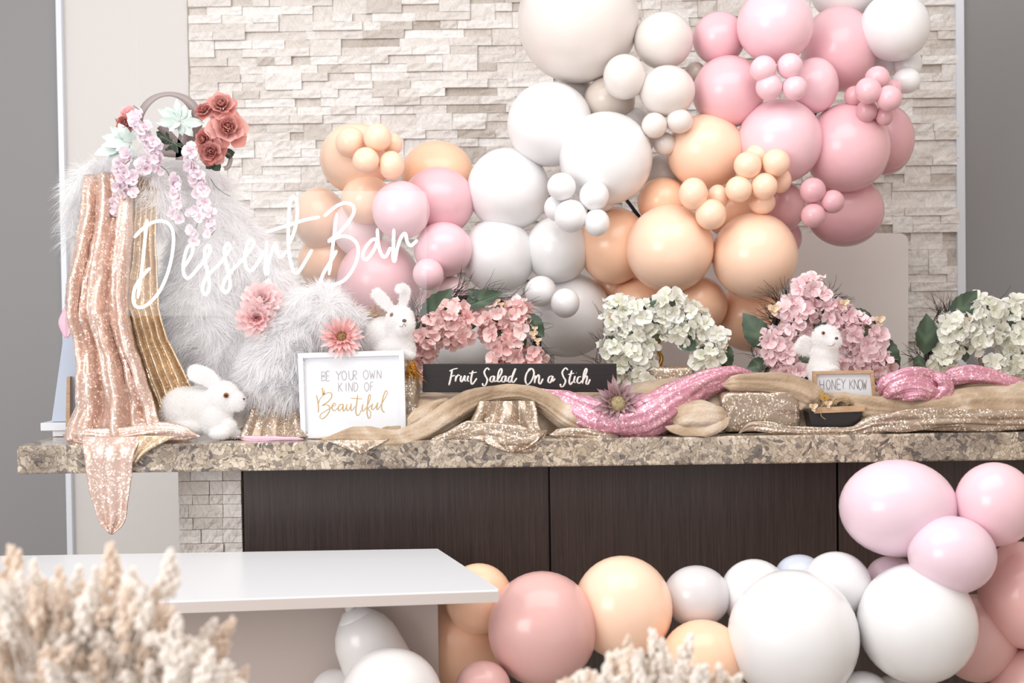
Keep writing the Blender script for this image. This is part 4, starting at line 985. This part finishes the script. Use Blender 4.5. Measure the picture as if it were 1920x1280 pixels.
for x, y, n, L in ((772, 688, 70, 40), (698, 598, 34, 30)):
    for k in range(n):
        a = random.uniform(.8, 2.4) if y > 650 else random.uniform(-2.6, -.3); p0 = P(x + random.uniform(-8, 8), y + random.uniform(-14, 8), (.128 if y > 650 else .26)); l = L * random.uniform(.4, 1)
        p1 = P(x + random.uniform(-8, 8) + math.cos(a) * l, y + math.sin(a) * l, (.135 if y > 650 else .25) + random.uniform(-.006, .02)); mid = p0.lerp(p1, .5) + Vector((random.uniform(-.006, .006), random.uniform(-.002, .004), random.uniform(-.004, .008)))
        mb.add(*tube_vf([p0, mid, p1], [.0012, .0014, .0006], 4))
o = obj('tinsel_strands', mb, M['gold'], tn); o['kind'] = 'stuff'

# ------------------------------------------------------------------ petals, leaves, flowers
def petal(L, W, cup, prof, nu=4, nw=2, curl=0.0, ruffle=0.0, mat=None, name='petal'):
    """one petal: base at the origin, runs along +Y, inner side +Z"""
    v = []; f = []
    for i in range(nu + 1):
        t = i / nu; w_ = np.interp(t, [p[0] for p in prof], [p[1] for p in prof]) * W / 2
        for j in range(nw + 1):
            s = -1 + 2 * j / nw
            z = cup * L * (s * s * .6 * math.sin(math.pi * min(t + .15, 1)) + t * t * .5) - curl * L * max(0, t - .6) ** 2 * 4 + ruffle * L * math.sin(3.1 * s + t * 5) * t
            v.append(Vector((s * w_, L * t * (1 - .08 * s * s * t), z)))
    for i in range(nu):
        for j in range(nw):
            a = i * (nw + 1) + j; f.append((a, a + 1, a + nw + 2, a + nw + 1))
    return v, f
ROUND = [(0, .16), (.2, .5), (.5, .95), (.75, 1), (.92, .78), (1, .4)]
POINT = [(0, .45), (.3, .9), (.5, 1), (.75, .7), (.92, .28), (1, .03)]
STRAP = [(0, .35), (.3, .75), (.6, 1), (.85, .85), (1, .35)]
def floret_mesh(name, mat, rad, k=4, cup=.25, seed=0):
    rn = random.Random(seed); mb = MB()
    for i in range(k):
        v, f = petal(rad * rn.uniform(.9, 1.05), rad * 1.02, cup, ROUND, ruffle=rn.uniform(-.16, .16))
        rt = Matrix.Rotation(2 * math.pi * i / k + rn.uniform(-.15, .15), 3, 'Z') @ Matrix.Rotation(rn.uniform(-.05, .75), 3, 'X')
        mb.add([rt @ (p + Vector((0, rad * .04, (i % 2) * rad * .04))) for p in v], f)
    mb.add(*ball_vf((0, 0, rad * .06), rad * .07, 6, 4))
    return mesh_from(name, mb.v, mb.f, mat)
FL = {k: [floret_mesh('floret', M[k], .030, 4, .28, s) for s in range(6)] for k in ('hyd_coral', 'hyd_pink', 'hyd_white')}
WIS = [floret_mesh('floret', M['wisteria'], .024, 3 + s % 2, .5, 20 + s) for s in range(3)]
def leaf_mesh(name, mat, L=.1, W=.062, serr=.05, fold=.16, droop=.12):
    nu, nw = 14, 6; v = []; f = []; prof = [(0, .04), (.06, .3), (.2, .78), (.4, 1), (.6, .92), (.8, .58), (.93, .2), (1, .01)]
    for i in range(nu + 1):
        t = i / nu; w_ = np.interp(t, [p[0] for p in prof], [p[1] for p in prof]) * W / 2
        for j in range(nw + 1):
            s = -1 + 2 * j / nw; e = 1 + (serr * (1 if i % 2 else -1) if j in (0, nw) else 0)
            v.append(Vector((s * w_ * e, L * t, fold * abs(s) * w_ - droop * L * t * t + .01 * L * math.sin(i * 1.7) * abs(s))))
    for i in range(nu):
        for j in range(nw):
            a = i * (nw + 1) + j; f.append((a, a + 1, a + nw + 2, a + nw + 1))
    vv, ff = tube_vf([Vector((0, -.16 * L, .01 * L)), Vector((0, 0, 0)), Vector((0, L * .9, -droop * L * .8))], [L * .014, L * .014, L * .005], 5)
    return mesh_from(name, v + vv, f + [tuple(i + len(v) for i in q) for q in ff], mat)
LEAF = [leaf_mesh('leaf', M['leaf'], droop=d, fold=fo_) for d, fo_ in ((.12, .2), (-.05, .3), (.2, .1))]
SAGE = leaf_mesh('leaf', M['sage'], .06, .026, 0, .2, .1)
GOLDLEAF = leaf_mesh('leaf', M['gold'], .06, .026, 0, .3, .1)
def put_leaf(par, base, tip, wpx, Y, mesh, L0, W0, tilt=0.0, dY=0.0, roll=0.0):
    a, b = P(*base, Y), P(*tip, Y - dY); y = b - a; L = y.length
    z = Vector((roll, -1, tilt)).normalized(); sx = wpx * mpp(Y) / W0
    return inst('leaf', mesh, par, frame_mat(a, y, z, (sx, L / L0, L / L0)))
def face_mat(loc, zdir, spin, s=1.0):
    z = zdir.normalized(); x, y = ortho(z); y2 = y * math.cos(spin) + x * math.sin(spin)
    return frame_mat(loc, y2, z, s)
def blossom(par, px, py, r, Y, kind, dens=1.0, size=1.0):
    c = P(px, py, Y); rr = r * mpp(Y)
    core = obj('blossom', ball_vf(c, (rr * .5, rr * .4, rr * .5), 10, 7), M['stem'], par, at=c, smooth=True)
    n = max(5, int(round((r / 10.5) ** 2 * 1.25 * dens))); ga = math.pi * (3 - math.sqrt(5))
    for i in range(n):
        zc_ = 1 - 1.25 * (i + .5) / n; rad = math.sqrt(max(0, 1 - zc_ * zc_)); a = i * ga + px
        d = Vector((rad * math.cos(a), -zc_, rad * math.sin(a)))
        d = (d + Vector((random.uniform(-.2, .2), random.uniform(-.2, .2), random.uniform(-.2, .2)))).normalized()
        inst('floret', random.choice(FL[kind]), core, face_mat(c + d * rr * random.uniform(.55, .72), d + Vector((random.uniform(-.5, .5), -.35, random.uniform(-.4, .6))), random.uniform(0, 6.28), random.uniform(.9, 1.22) * size))
    return core
def twigs(par, spots, Y, name='twig_spray'):
    mb = MB()
    for x, y, ang, n, L, spread in spots:
        for k in range(n):
            a = R(ang + random.gauss(0, spread)); l = L * random.uniform(.5, 1.1); bend = random.uniform(-.5, .5); Yo = Y + random.uniform(-.03, .03)
            p = [(x + random.uniform(-10, 10), y + random.uniform(-8, 8))]
            for s in (.35, .7, 1): p.append((p[0][0] + math.cos(a + bend * s) * l * s, p[0][1] - math.sin(a + bend * s) * l * s))
            mb.add(*tube_vf([P(q[0], q[1], Yo - .02 * i) for i, q in enumerate(p)], [.0011, .0009, .0007, .0004], 3))
    o = obj(name, mb, M['twig'], par); o['kind'] = 'stuff'; return o
def ring(par, arc, Y, wpx=16):
    mb = MB(); C = catmull([P(x, y, Y) for x, y in arc], 8)
    for k in range(9):
        ph = random.uniform(0, 6.28); rr = wpx / 2 * mpp(Y) * random.uniform(.2, .9); pts = []
        for i, c in enumerate(C):
            t = (C[min(i + 1, len(C) - 1)] - C[max(i - 1, 0)]).normalized(); u = t.cross(Vector((0, 1, 0))).normalized(); a = ph + i * .35
            pts.append(c + (u * math.cos(a) + Vector((0, 1, 0)) * math.sin(a)) * rr)
        mb.add(*tube_vf(pts, .0042, 6))
    return obj('twig_ring', mb, M['twig'], par, smooth=True)
def buds(par, spots, Y, mat='cream_bud', name='bud'):
    for x, y, r in spots:
        c = P(x, y, Y); mb = MB()
        for k in range(6):
            a = k * 1.05; v, f = petal(r * mpp(Y) * 1.3, r * mpp(Y) * .9, .5, ROUND)
            Mx = face_mat(c, Vector((0, -1, .3)), 0).to_3x3() @ Matrix.Rotation(a, 3, 'Z') @ Matrix.Rotation(.9 if k % 2 else .4, 3, 'X'); mb.add([c + Mx @ p for p in v], f)
        mb.add(*ball_vf(c, r * .35 * mpp(Y), 8, 6)); obj(name, mb, M[mat], par, smooth=True)
def wreath(label, base, kind, blooms, leaves, arc, tw, Y, bd=(), dens=1.0):
    t = thing('flower_wreath', P(*base, Y), label, 'wreath', 'flower wreaths along the bar')
    ring(t, arc, Y + .03); twigs(t, tw, Y + .03)
    for x, y, r in blooms: blossom(t, x, y, r, Y - .025 + random.uniform(-.012, .012), kind, dens)
    for b, tp, w_, tl, rl in leaves: put_leaf(t, b, tp, w_ * 1.12, Y - .03, random.choice(LEAF), .1, .062, tl, .015, rl)
    buds(t, bd, Y - .045)
    return t
wreath('coral pink hydrangea wreath on the bar directly behind the black wooden sign', (900, 740), 'hyd_coral',
    [(817, 608, 30), (851, 592, 33), (881, 603, 30), (861, 624, 27), (802, 637, 28), (782, 640, 16), (789, 668, 29), (842, 632, 20), (785, 700, 22), (931, 590, 28), (966, 586, 30), (973, 614, 25), (933, 630, 32), (951, 656, 34), (998, 674, 26), (934, 674, 22), (960, 690, 24)],
    [((794, 610), (846, 541), 46, .1, .1), ((868, 574), (944, 549), 32, .3, 0), ((984, 588), (1021, 632), 32, .1, -.2), ((796, 600), (783, 640), 22, 0, .4), ((905, 560), (880, 545), 20, .4, 0), ((985, 650), (970, 640), 24, 0, 0)],
    [(775, 735), (778, 670), (790, 610), (830, 572), (890, 560), (950, 572), (995, 610), (1012, 660), (1012, 735)],
    [(850, 552, 20, 26, 55, 25), (900, 555, 10, 26, 60, 22), (960, 568, -15, 22, 50, 25), (1000, 640, -60, 26, 50, 25), (1015, 665, -75, 20, 40, 30), (785, 600, 100, 22, 50, 25), (780, 580, 70, 16, 36, 25), (1005, 612, 0, 10, 30, 40)],
    .40, [(932, 566, 7), (940, 572, 6), (1000, 628, 9), (1008, 640, 8), (1003, 617, 6)])
wreath('ivory hydrangea wreath in the middle, right of the black wooden sign', (1250, 730), 'hyd_white',
    [(1162, 578, 30), (1157, 602, 29), (1197, 592, 32), (1180, 612, 24), (1257, 568, 31), (1232, 602, 29), (1263, 596, 27), (1300, 596, 31), (1312, 616, 28), (1277, 622, 25), (1328, 662, 38), (1344, 634, 20), (1185, 632, 29), (1154, 652, 32), (1188, 660, 34), (1203, 678, 26), (1200, 710, 38), (1222, 728, 26), (1164, 690, 24), (1227, 630, 22), (1310, 680, 22)],
    [((1222, 586), (1186, 562), 30, .3, 0), ((1166, 622), (1142, 632), 20, .1, 0), ((1272, 630), (1306, 656), 30, .1, 0), ((1350, 640), (1370, 690), 30, 0, -.4), ((1270, 585), (1295, 580), 20, .4, 0), ((1215, 560), (1225, 575), 22, .3, 0)],
    [(1150, 740), (1146, 680), (1152, 620), (1180, 585), (1240, 575), (1300, 588), (1340, 625), (1358, 680), (1356, 735)],
    [(1140, 660, 105, 20, 50, 25), (1140, 610, 80, 14, 40, 30), (1152, 585, 110, 8, 40, 20), (1125, 680, 100, 12, 40, 20), (1262, 560, 80, 3, 26, 20)],
    .40, [(1145, 593, 6), (1360, 650, 6)])
wreath('tallest light pink hydrangea wreath, holding a white rabbit', (1540, 740), 'hyd_pink',
    [(1514, 542, 33), (1534, 556, 25), (1481, 577, 25), (1503, 588, 34), (1490, 614, 29), (1452, 646, 42), (1464, 670, 30), (1474, 695, 38), (1504, 704, 26), (1444, 698, 22), (1554, 584, 28), (1578, 596, 29), (1599, 611, 34), (1622, 624, 32), (1640, 642, 30), (1616, 650, 33), (1598, 634, 29), (1622, 668, 31), (1645, 684, 34), (1604, 684, 26), (1652, 712, 27), (1580, 690, 24)],
    [((1436, 654), (1399, 586), 46, 0, .2), ((1588, 586), (1648, 606), 32, .3, 0), ((1634, 630), (1687, 694), 44, 0, -.2), ((1530, 598), (1540, 620), 28, .1, 0), ((1510, 664), (1512, 690), 30, 0, 0), ((1436, 680), (1400, 690), 26, .2, 0), ((1655, 690), (1662, 735), 26, 0, -.3)],
    [(1432, 740), (1432, 680), (1446, 620), (1480, 575), (1530, 560), (1590, 580), (1635, 630), (1655, 690), (1655, 735)],
    [(1468, 575, 125, 34, 55, 25), (1455, 600, 140, 24, 45, 25), (1560, 566, 20, 26, 40, 25), (1550, 556, 60, 14, 34, 30), (1425, 670, 150, 18, 40, 30), (1440, 700, 190, 12, 40, 20), (1480, 560, 100, 16, 40, 25)],
    .40, [(1450, 582, 13), (1582, 570, 10), (1648, 602, 11)])
wreath('ivory hydrangea wreath at the right edge behind the knotted pink cloth', (1840, 730), 'hyd_white',
    [(1789, 614, 34), (1852, 586, 34), (1838, 572, 22), (1781, 648, 32), (1768, 680, 28), (1813, 628, 24), (1832, 634, 27), (1860, 618, 29), (1881, 628, 23), (1899, 646, 35), (1912, 625, 28), (1900, 683, 35), (1868, 682, 25), (1907, 578, 28), (1891, 700, 26), (1930, 660, 30), (1820, 610, 22)],
    [((1733, 664), (1742, 588), 44, 0, .2), ((1780, 600), (1836, 544), 38, .1, 0), ((1918, 614), (1886, 578), 36, .2, 0), ((1806, 648), (1812, 678), 20, 0, 0), ((1724, 665), (1722, 700), 26, 0, .3)],
    [(1738, 730), (1738, 680), (1752, 630), (1790, 592), (1845, 578), (1900, 590), (1935, 640), (1945, 700)],
    [(1770, 590, 95, 22, 50, 25), (1755, 615, 60, 16, 60, 15), (1720, 670, 150, 14, 36, 30), (1850, 568, 20, 4, 60, 10), (1735, 690, 200, 10, 30, 30)],
    .40, [(1818, 600, 6), (1808, 598, 5)])

# single flowers
PM = {}
def flower(name, label, px, py, Y, face, rings, mat, cat='flower', parent=None, scale=1.0, center=None, group=None):
    """rings: (count, petal length px, petal width px, lift deg, base radius px, base height px, profile, cup, curl)"""
    c = P(px, py, Y)
    if parent is None: t = thing(name, c, label, cat, group)
    else:
        t = obj(name, ball_vf(c, 4 * mpp(Y), 8, 6), M['stem'], parent, at=c, smooth=True)
    F0 = face_mat(c, Vector(face), random.uniform(0, 6.28)).to_3x3(); m1 = mpp(Y) * scale
    for ri, (n, L, W, lift, br_, bh, prof, cup, curl) in enumerate(rings):
        key = (mat, L, W, cup, curl, round(m1, 5)); 
        if key not in PM:
            v, f = petal(L * m1, W * m1, cup, prof, 5, 4, curl, .03); PM[key] = mesh_from('petal', v, f, M[mat])
        for i in range(n):
            a = 2 * math.pi * (i + .5 * (ri % 2)) / n + random.uniform(-.12, .12); l = R(lift + random.uniform(-7, 7))
            rot = F0 @ Matrix.Rotation(a, 3, 'Z'); off = rot @ Vector((0, br_ * m1, bh * m1)); rr = (rot @ Matrix.Rotation(l, 3, 'X')).to_4x4()
            rr.translation = c + off; s = random.uniform(.9, 1.08); inst('petal', PM[key], t, rr @ Matrix.Diagonal((s, s, s, 1)))
    if center:
        nm, r, h, cm = center; mb = MB()
        v, f = ball_vf((0, 0, 0), (r * m1, r * m1, h * m1), 20, 10); mb.add([c + F0 @ (Vector(p) + Vector((0, 0, h * m1 * .3))) for p in v], f)
        for k in range(150):
            th_ = math.acos(1 - random.random()); ph = random.uniform(0, 6.28); d = Vector((math.sin(th_) * math.cos(ph), math.sin(th_) * math.sin(ph), math.cos(th_)))
            p0 = Vector((d.x * r, d.y * r, d.z * h + h * .3)) * m1; mb.add(*[[c + F0 @ q for q in tube_vf([p0, p0 + d * 2.6 * m1], [.5 * m1, .3 * m1], 3)[0]], tube_vf([p0, p0 + d], [.1, .1], 3)[1]])
        obj(nm, mb, M[cm], t, smooth=True)
    return t
PEO = [(13, 40, 20, 4, 5, -8, ROUND, .15, .15), (12, 36, 18, 18, 4, -5, ROUND, .22, .1), (11, 31, 17, 32, 4, -2, ROUND, .3, .05), (9, 24, 16, 50, 3, 0, ROUND, .4, 0), (6, 15, 13, 66, 2, 1, ROUND, .5, 0), (4, 10, 9, 80, 1, 2, ROUND, .5, 0)]
flower('peony_bloom', 'upper pink peony bloom tucked between the fur throw and the fur cushion', 492, 562, .16, (.1, -1, .45), PEO, 'peony')
flower('peony_bloom', 'lower pink peony bloom with an open heart beside the fur cushion', 481, 594, .13, (.25, -1, -.1), PEO, 'peony', scale=.92)
flower('gerbera_bloom', 'pink gerbera with a brown gold heart above the white framed sign', 640, 632, .11, (.15, -1, .35), [(20, 36, 9, 12, 8, -2, STRAP, .12, .05), (18, 30, 8, 24, 7, 0, STRAP, .12, .02), (16, 18, 6, 42, 6, 1, STRAP, .15, 0)], 'gerbera', center=('flower_disc', 11, 5, 'brown_disc'))
flower('protea_bloom', 'dusty mauve protea flower with a straw button heart in front of the black sign', 1157, 756, .025, (.12, -1, .12), [(15, 44, 13, 10, 9, -4, POINT, .25, -.05), (14, 38, 12, 26, 9, -2, POINT, .3, -.05), (12, 28, 9, 42, 8, 0, POINT, .3, 0)], 'protea', center=('button_heart', 17, 11, 'sage_disc'))

# arrangement of silk flowers on top of the left stand
fa = thing('flower_arrangement', P(310, 300, .24), 'silk flower arrangement of roses, sage leaves and trailing wisteria on the fur throw', 'flowers')
C = []
for k in range(49):
    a = 2 * math.pi * k / 48; C.append(P(318 + 54 * math.cos(a), 229 - 52 * math.sin(a), .25 + .03 * math.cos(a)))
v = []; f = []
for i, c in enumerate(C):
    rad = (c - P(318, 229, .25)); rad.y = 0; rad.normalize(); wd = 7 * mpp(.25) * (1 + .25 * math.sin(i * .4))
    for sx_, sy in ((-1, -.010), (1, -.010), (1, -.006), (-1, -.006)): v.append(c + rad * wd * sx_ + Vector((0, sy + sx_ * .012, 0)))
for i in range(48):
    for k in range(4): a = i * 4 + k; b = i * 4 + (k + 1) % 4; f.append((a, b, b + 4, a + 4))
obj('ribbon_loop', (v, f), M['ribbon'], fa, smooth=True)
for pts, wd in (([(345, 250), (340, 275), (338, 300)], 9), ([(300, 235), (325, 262), (350, 290)], 8), ([(420, 285), (432, 296), (428, 312), (420, 316)], 4), ([(300, 285), (330, 288), (350, 280)], 7)):
    Cc = catmull([P(x, y, .235) for x, y in pts], 6); v = []; f = []
    for i, c in enumerate(Cc):
        t_ = (Cc[min(i + 1, len(Cc) - 1)] - Cc[max(i - 1, 0)]).normalized(); u = t_.cross(Vector((0, 1, 0))).normalized() * wd * mpp(.24)
        v += [c - u, c + u, c + u + Vector((0, .002, 0)), c - u + Vector((0, .002, 0))]
    for i in range(len(Cc) - 1):
        for k in range(4): a = i * 4 + k; b = i * 4 + (k + 1) % 4; f.append((a, b, b + 4, a + 4))
    obj('ribbon_tail', (v, f), M['ribbon'], fa, smooth=True)
ROSE = [(6, 24, 24, 10, 5, -7, ROUND, .25, .25), (6, 22, 22, 34, 5, -4, ROUND, .4, .2), (5, 19, 19, 56, 5, -2, ROUND, .55, .12), (5, 16, 15, 72, 4, 0, ROUND, .6, .06), (3, 13, 11, 84, 2, 2, ROUND, .7, 0)]
for x, y, s, fc_ in ((416, 199, .86, (.1, -1, .5)), (382, 208, .55, (-.2, -1, .8)), (427, 241, 1.12, (.3, -1, .15)), (396, 284, .82, (0, -1, -.3)), (385, 262, .7, (-.4, -1, 0)), (236, 232, .62, (-.2, -1, .2))):
    flower('rose', '', x, y, .20, fc_, ROSE, 'rose_petal', parent=fa, scale=s * 1.28)
flower('pale_rose', '', 244, 216, .22, (0, -1, .9), ROSE[:3], 'peony', parent=fa, scale=.9)
for cx, cy, tips in ((338, 228, [(329, 184, 13), (346, 197, 14), (358, 206, 13), (383, 231, 14), (362, 256, 13), (341, 255, 12), (316, 245, 13), (291, 230, 14), (294, 204, 13), (308, 199, 11), (325, 240, 10)]),
                     (246, 268, [(221, 230, 15), (204, 237, 15), (188, 254, 15), (173, 288, 19), (201, 297, 16), (234, 296, 13), (217, 281, 14), (248, 300, 10), (255, 240, 10), (232, 250, 13), (190, 270, 14)])):
    for k, (x, y, w_) in enumerate(tips): put_leaf(fa, (cx + (x - cx) * .12, cy + (y - cy) * .12), (x, y), w_ * 1.35, .19, SAGE, .06, .026, random.uniform(-.3, .4), random.uniform(-.01, .03), random.uniform(-.5, .5))
for b, tp in (((318, 262), (292, 246)), ((320, 262), (298, 284)), ((322, 265), (318, 292)), ((318, 258), (300, 262)), ((405, 300), (385, 316)), ((420, 290), (440, 285)), ((400, 305), (412, 320)), ((330, 268), (345, 290))):
    put_leaf(fa, b, tp, 20, .235, LEAF[0], .1, .062, .1, 0, 0)
for sp, big in (([(258, 226), (266, 246), (278, 264), (290, 284), (282, 302), (268, 314), (296, 312)], 1.25), ([(240, 292), (224, 312), (236, 334), (226, 352), (234, 366), (220, 382), (228, 398), (212, 414), (204, 440), (216, 428)], 1.1), ([(250, 330), (246, 348), (256, 362)], 1.0), ([(332, 340), (330, 358), (336, 374), (327, 392), (333, 406)], .95),
                ([(364, 288), (357, 306), (372, 322), (366, 336), (386, 346), (372, 362), (380, 378), (364, 396), (370, 414), (361, 438), (362, 456)], 1.05), ([(398, 400), (392, 416), (402, 428), (394, 442)], .85), ([(276, 240), (296, 292), (300, 300)], 1.0)):
    pts = [P(x, y, .17 + .01 * random.random()) for x, y in sp]; stc = obj('wisteria_strand', tube_vf(catmull([p + Vector((0, .01, 0)) for p in pts], 4), .0013, 5), M['stem'], fa, at=pts[0], smooth=True)
    for i, p in enumerate(catmull(pts, 2)):
        for k in range(1 if i % 3 else 2):
            inst('floret', random.choice(WIS), stc, face_mat(p + Vector((random.uniform(-.012, .012), random.uniform(-.012, 0), random.uniform(-.01, .01))), Vector((random.uniform(-.6, .6), -1, random.uniform(-.6, .5))), random.uniform(0, 6.28), big * 1.3 * random.uniform(.75, 1.0) * (1 - .35 * i / (2 * len(sp)))))
for sp in ([(250, 296), (232, 310), (220, 330), (214, 352)], [(300, 310), (314, 322), (322, 345)], [(395, 335), (405, 350), (420, 362), (432, 368)], [(300, 255), (325, 268), (352, 284)], [(222, 232), (216, 222)], [(262, 206), (250, 198)]):
    obj('stem', tube_vf(catmull([P(x, y, .165) for x, y in sp], 5), .0013, 5), M['stem'], fa, smooth=True)

# planter with dried nest, candle holder, gold stand, glass
pl = thing('planter_box', P(1567, 803, .08), 'small black planter box with dried fibre nest below the wooden framed sign', 'planter')
Yq = .045
a = [P(x, y, Yq) for x, y in ((1516, 772), (1618, 768), (1612, 800), (1522, 802))]; bk = [p + Vector((0, .075, 0)) for p in a]
obj('box', (a + bk, [(0, 1, 2, 3), (7, 6, 5, 4), (0, 3, 7, 4), (1, 5, 6, 2), (3, 2, 6, 7), (0, 4, 5, 1)]), M['black_plastic'], pl, bevel=.002)
obj('rim', prism_vf([(1526, 764), (1622, 760), (1622, 771), (1527, 775)], Yq - .006, Yq - .001), M['pine'], pl, bevel=.001)
mb = MB()
for k in range(60):
    a0 = random.uniform(0, 6.28); r0 = random.uniform(10, 22); pts = []
    for i in range(7):
        a = a0 + i * .5; pts.append(P(1578 + r0 * math.cos(a) * 1.05, 758 - abs(r0 * .8 * math.sin(a)) + 3, Yq + .03 + .02 * math.sin(a + k)))
    mb.add(*tube_vf(catmull(pts, 3), .0013, 4))
o = obj('fibre_nest', mb, M['straw'], pl); o['kind'] = 'stuff'
buds(pl, [(1524, 764, 9), (1552, 758, 8)], Yq + .0, 'cream_bud', 'star_flower')
mb = MB()
for pts in ([(1530, 765), (1538, 770), (1540, 780), (1548, 786)], [(1536, 766), (1545, 755), (1542, 748)]): mb.add(*tube_vf(catmull([P(x, y, Yq - .012) for x, y in pts], 4), .0012, 5))
obj('tendril', mb, M['straw'], pl, smooth=True)
for b, tp, w_ in (((1545, 752), (1536, 732), 12), ((1552, 752), (1548, 738), 12)): put_leaf(pl, b, tp, w_, Yq + .03, GOLDLEAF, .06, .026)
ch = thing('candle_holder', P(1845, 690, .5), 'silver tealight cup behind the opening of the right ivory wreath', 'candle holder')
c = P(1843, 690, .5); m_ = mpp(.5)
obj('cup', lathe_vf([(.0005, -.02), (7 * m_, -.02), (6 * m_, 0), (10 * m_, 6 * m_), (15 * m_, 16 * m_), (16 * m_, 24 * m_), (14.5 * m_, 24 * m_), (12 * m_, 12 * m_), (.0005, 8 * m_)], c, 28), M['silver'], ch, smooth=True)
gs = thing('gold_stand', P(1236, 694, .47), 'gold twisted branch stand inside the ivory wreath opening', 'stand')
obj('branch', tube_vf(catmull([P(1232, 692, .47), P(1240, 672, .47), P(1234, 656, .475), P(1236, 636, .48), P(1230, 615, .48)], 6), [.010 - .0002 * i for i in range(25)], 10), M['gold'], gs, smooth=True)
obj('foot', lathe_vf([(.0005, -.03), (.03, -.03), (.03, -.004), (.012, .004), (.0005, .006)], P(1234, 694, .47), 24), M['gold'], gs, smooth=True)
tag(obj('glass_tumbler', lathe_vf([(.0005, -.05), (.026, -.05), (.03, .03), (.0285, .03), (.025, -.044), (.0005, -.044)], P(1914, 722, .52), 24), M['silver'], smooth=True), 'small silver tumbler at the right edge below the ivory wreath', 'tumbler')

# ------------------------------------------------------------------ blurred dried bouquets in the foreground
def spike_mesh(seed, L=.058, Rr=.0105):
    rn = random.Random(seed); mb = MB(); n = 30
    for k in range(n):
        t = k / n; a = k * 2.4 + rn.uniform(-.4, .4); r = rn.uniform(.7, 1.5) * Rr * (.35 + .65 * math.sin(math.pi * (.12 + .8 * (1 - t)))) * rn.uniform(.8, 1.1); br_ = Rr * .62 * (1 - .35 * t) * rn.uniform(.75, 1.2)
        v, f = ball_vf((r * math.cos(a) * (1 - .6 * t), r * math.sin(a) * (1 - .6 * t), L * t), (br_ * .8, br_ * .8, br_ * 1.15), 6, 4); mb.add(v, f)
    mb.add(*tube_vf([(0, 0, -.12), (0, 0, 0), (0, 0, L)], [.0012, .0012, .0006], 4))
    return mesh_from('dried_spike', mb.v, mb.f, M['dried_tan'] if seed % 4 == 0 else M['dried'])
SPK = [spike_mesh(s) for s in range(8)]
def bouquet(label, Y, outline, x0, x1, foot, n, tall, vase_r):
    t = thing('dried_bouquet', Vector((foot[0], foot[1], 0)), label, 'dried flowers', 'dried bouquets in the foreground')
    ft_ = Vector(foot); ox = [p[0] for p in outline]; oy = [p[1] for p in outline]
    def put(px, py, Yd, s, loose=0):
        tip = P(px, py, Yd); d = (tip - ft_).normalized(); d = (d + Vector((random.uniform(-.3, .3), random.uniform(-.3, .3), .5)) + loose * Vector((random.uniform(-.8, .8), random.uniform(-1.5, -.3), random.uniform(-.7, .3)))).normalized()
        inst('dried_spike', random.choice(SPK), t, face_mat(tip - d * .058 * s, d, random.uniform(0, 6.28), s))
    for x, y, s in tall: put(x, y, Y, s)
    for k in range(n):
        px = random.uniform(x0, x1); top = np.interp(px, ox, oy); py = top + 2 + (1330 - top) * random.random() ** 1.5
        put(px, py, Y - .03 + random.uniform(-.06, .09) + (py - top) * -.00012, random.uniform(.6, 1.05), 0 if py - top < 40 else 1)
    mb = MB()
    for k in range(40): mb.add(*tube_vf([ft_ + Vector((random.uniform(-.02, .02), random.uniform(-.02, .02), 0)), ft_ + Vector((random.uniform(-.10, .10), random.uniform(-.06, .06), .14))], .0015, 4))
    o = obj('stem_bundle', mb, M['dried_tan'], t); o['kind'] = 'stuff'
    z = ft_.z; obj('vase', lathe_vf([(.0005, 0), (vase_r, 0), (vase_r * 1.1, .03), (vase_r * 1.05, z * .5), (vase_r * .75, z * .85), (vase_r * .6, z * .97), (vase_r * .66, z + .01), (vase_r * .56, z + .01), (vase_r * .5, z * .9), (.0005, z * .88)], (ft_.x, ft_.y, 0), 32), M['pot'], t, smooth=True)
    return t
p = P(130, 1500, -2.2)
bouquet('large blurred bouquet of bleached dried flower spikes in the lower left foreground', -2.2, [(-60, 1060), (0, 1062), (60, 1070), (130, 1080), (240, 1082), (300, 1095), (330, 1130), (350, 1190), (400, 1205), (430, 1240), (470, 1290)], -50, 470, (p.x, p.y, p.z), 285,
        [(208, 1018, 1), (322, 1030, 1.05), (20, 1022, .9), (36, 1030, .8), (110, 1062, .8), (250, 1064, .8), (405, 1160, .8), (438, 1158, .85), (430, 1205, .7), (465, 1248, .7), (150, 1060, .8), (180, 1062, .7), (60, 1050, .8)], .09)
p = P(1215, 1500, -2.0)
bouquet('smaller blurred bouquet of bleached dried flower spikes at the bottom centre', -2.0, [(1040, 1275), (1075, 1262), (1120, 1240), (1150, 1215), (1200, 1205), (1250, 1215), (1300, 1240), (1350, 1250), (1400, 1285)], 1040, 1395, (p.x, p.y, p.z), 130,
        [(1178, 1190, .75), (1224, 1180, .95), (1243, 1196, .8), (1296, 1188, .9), (1140, 1222, .8), (1350, 1244, .8), (1390, 1262, .8), (1280, 1212, .7)], .08)
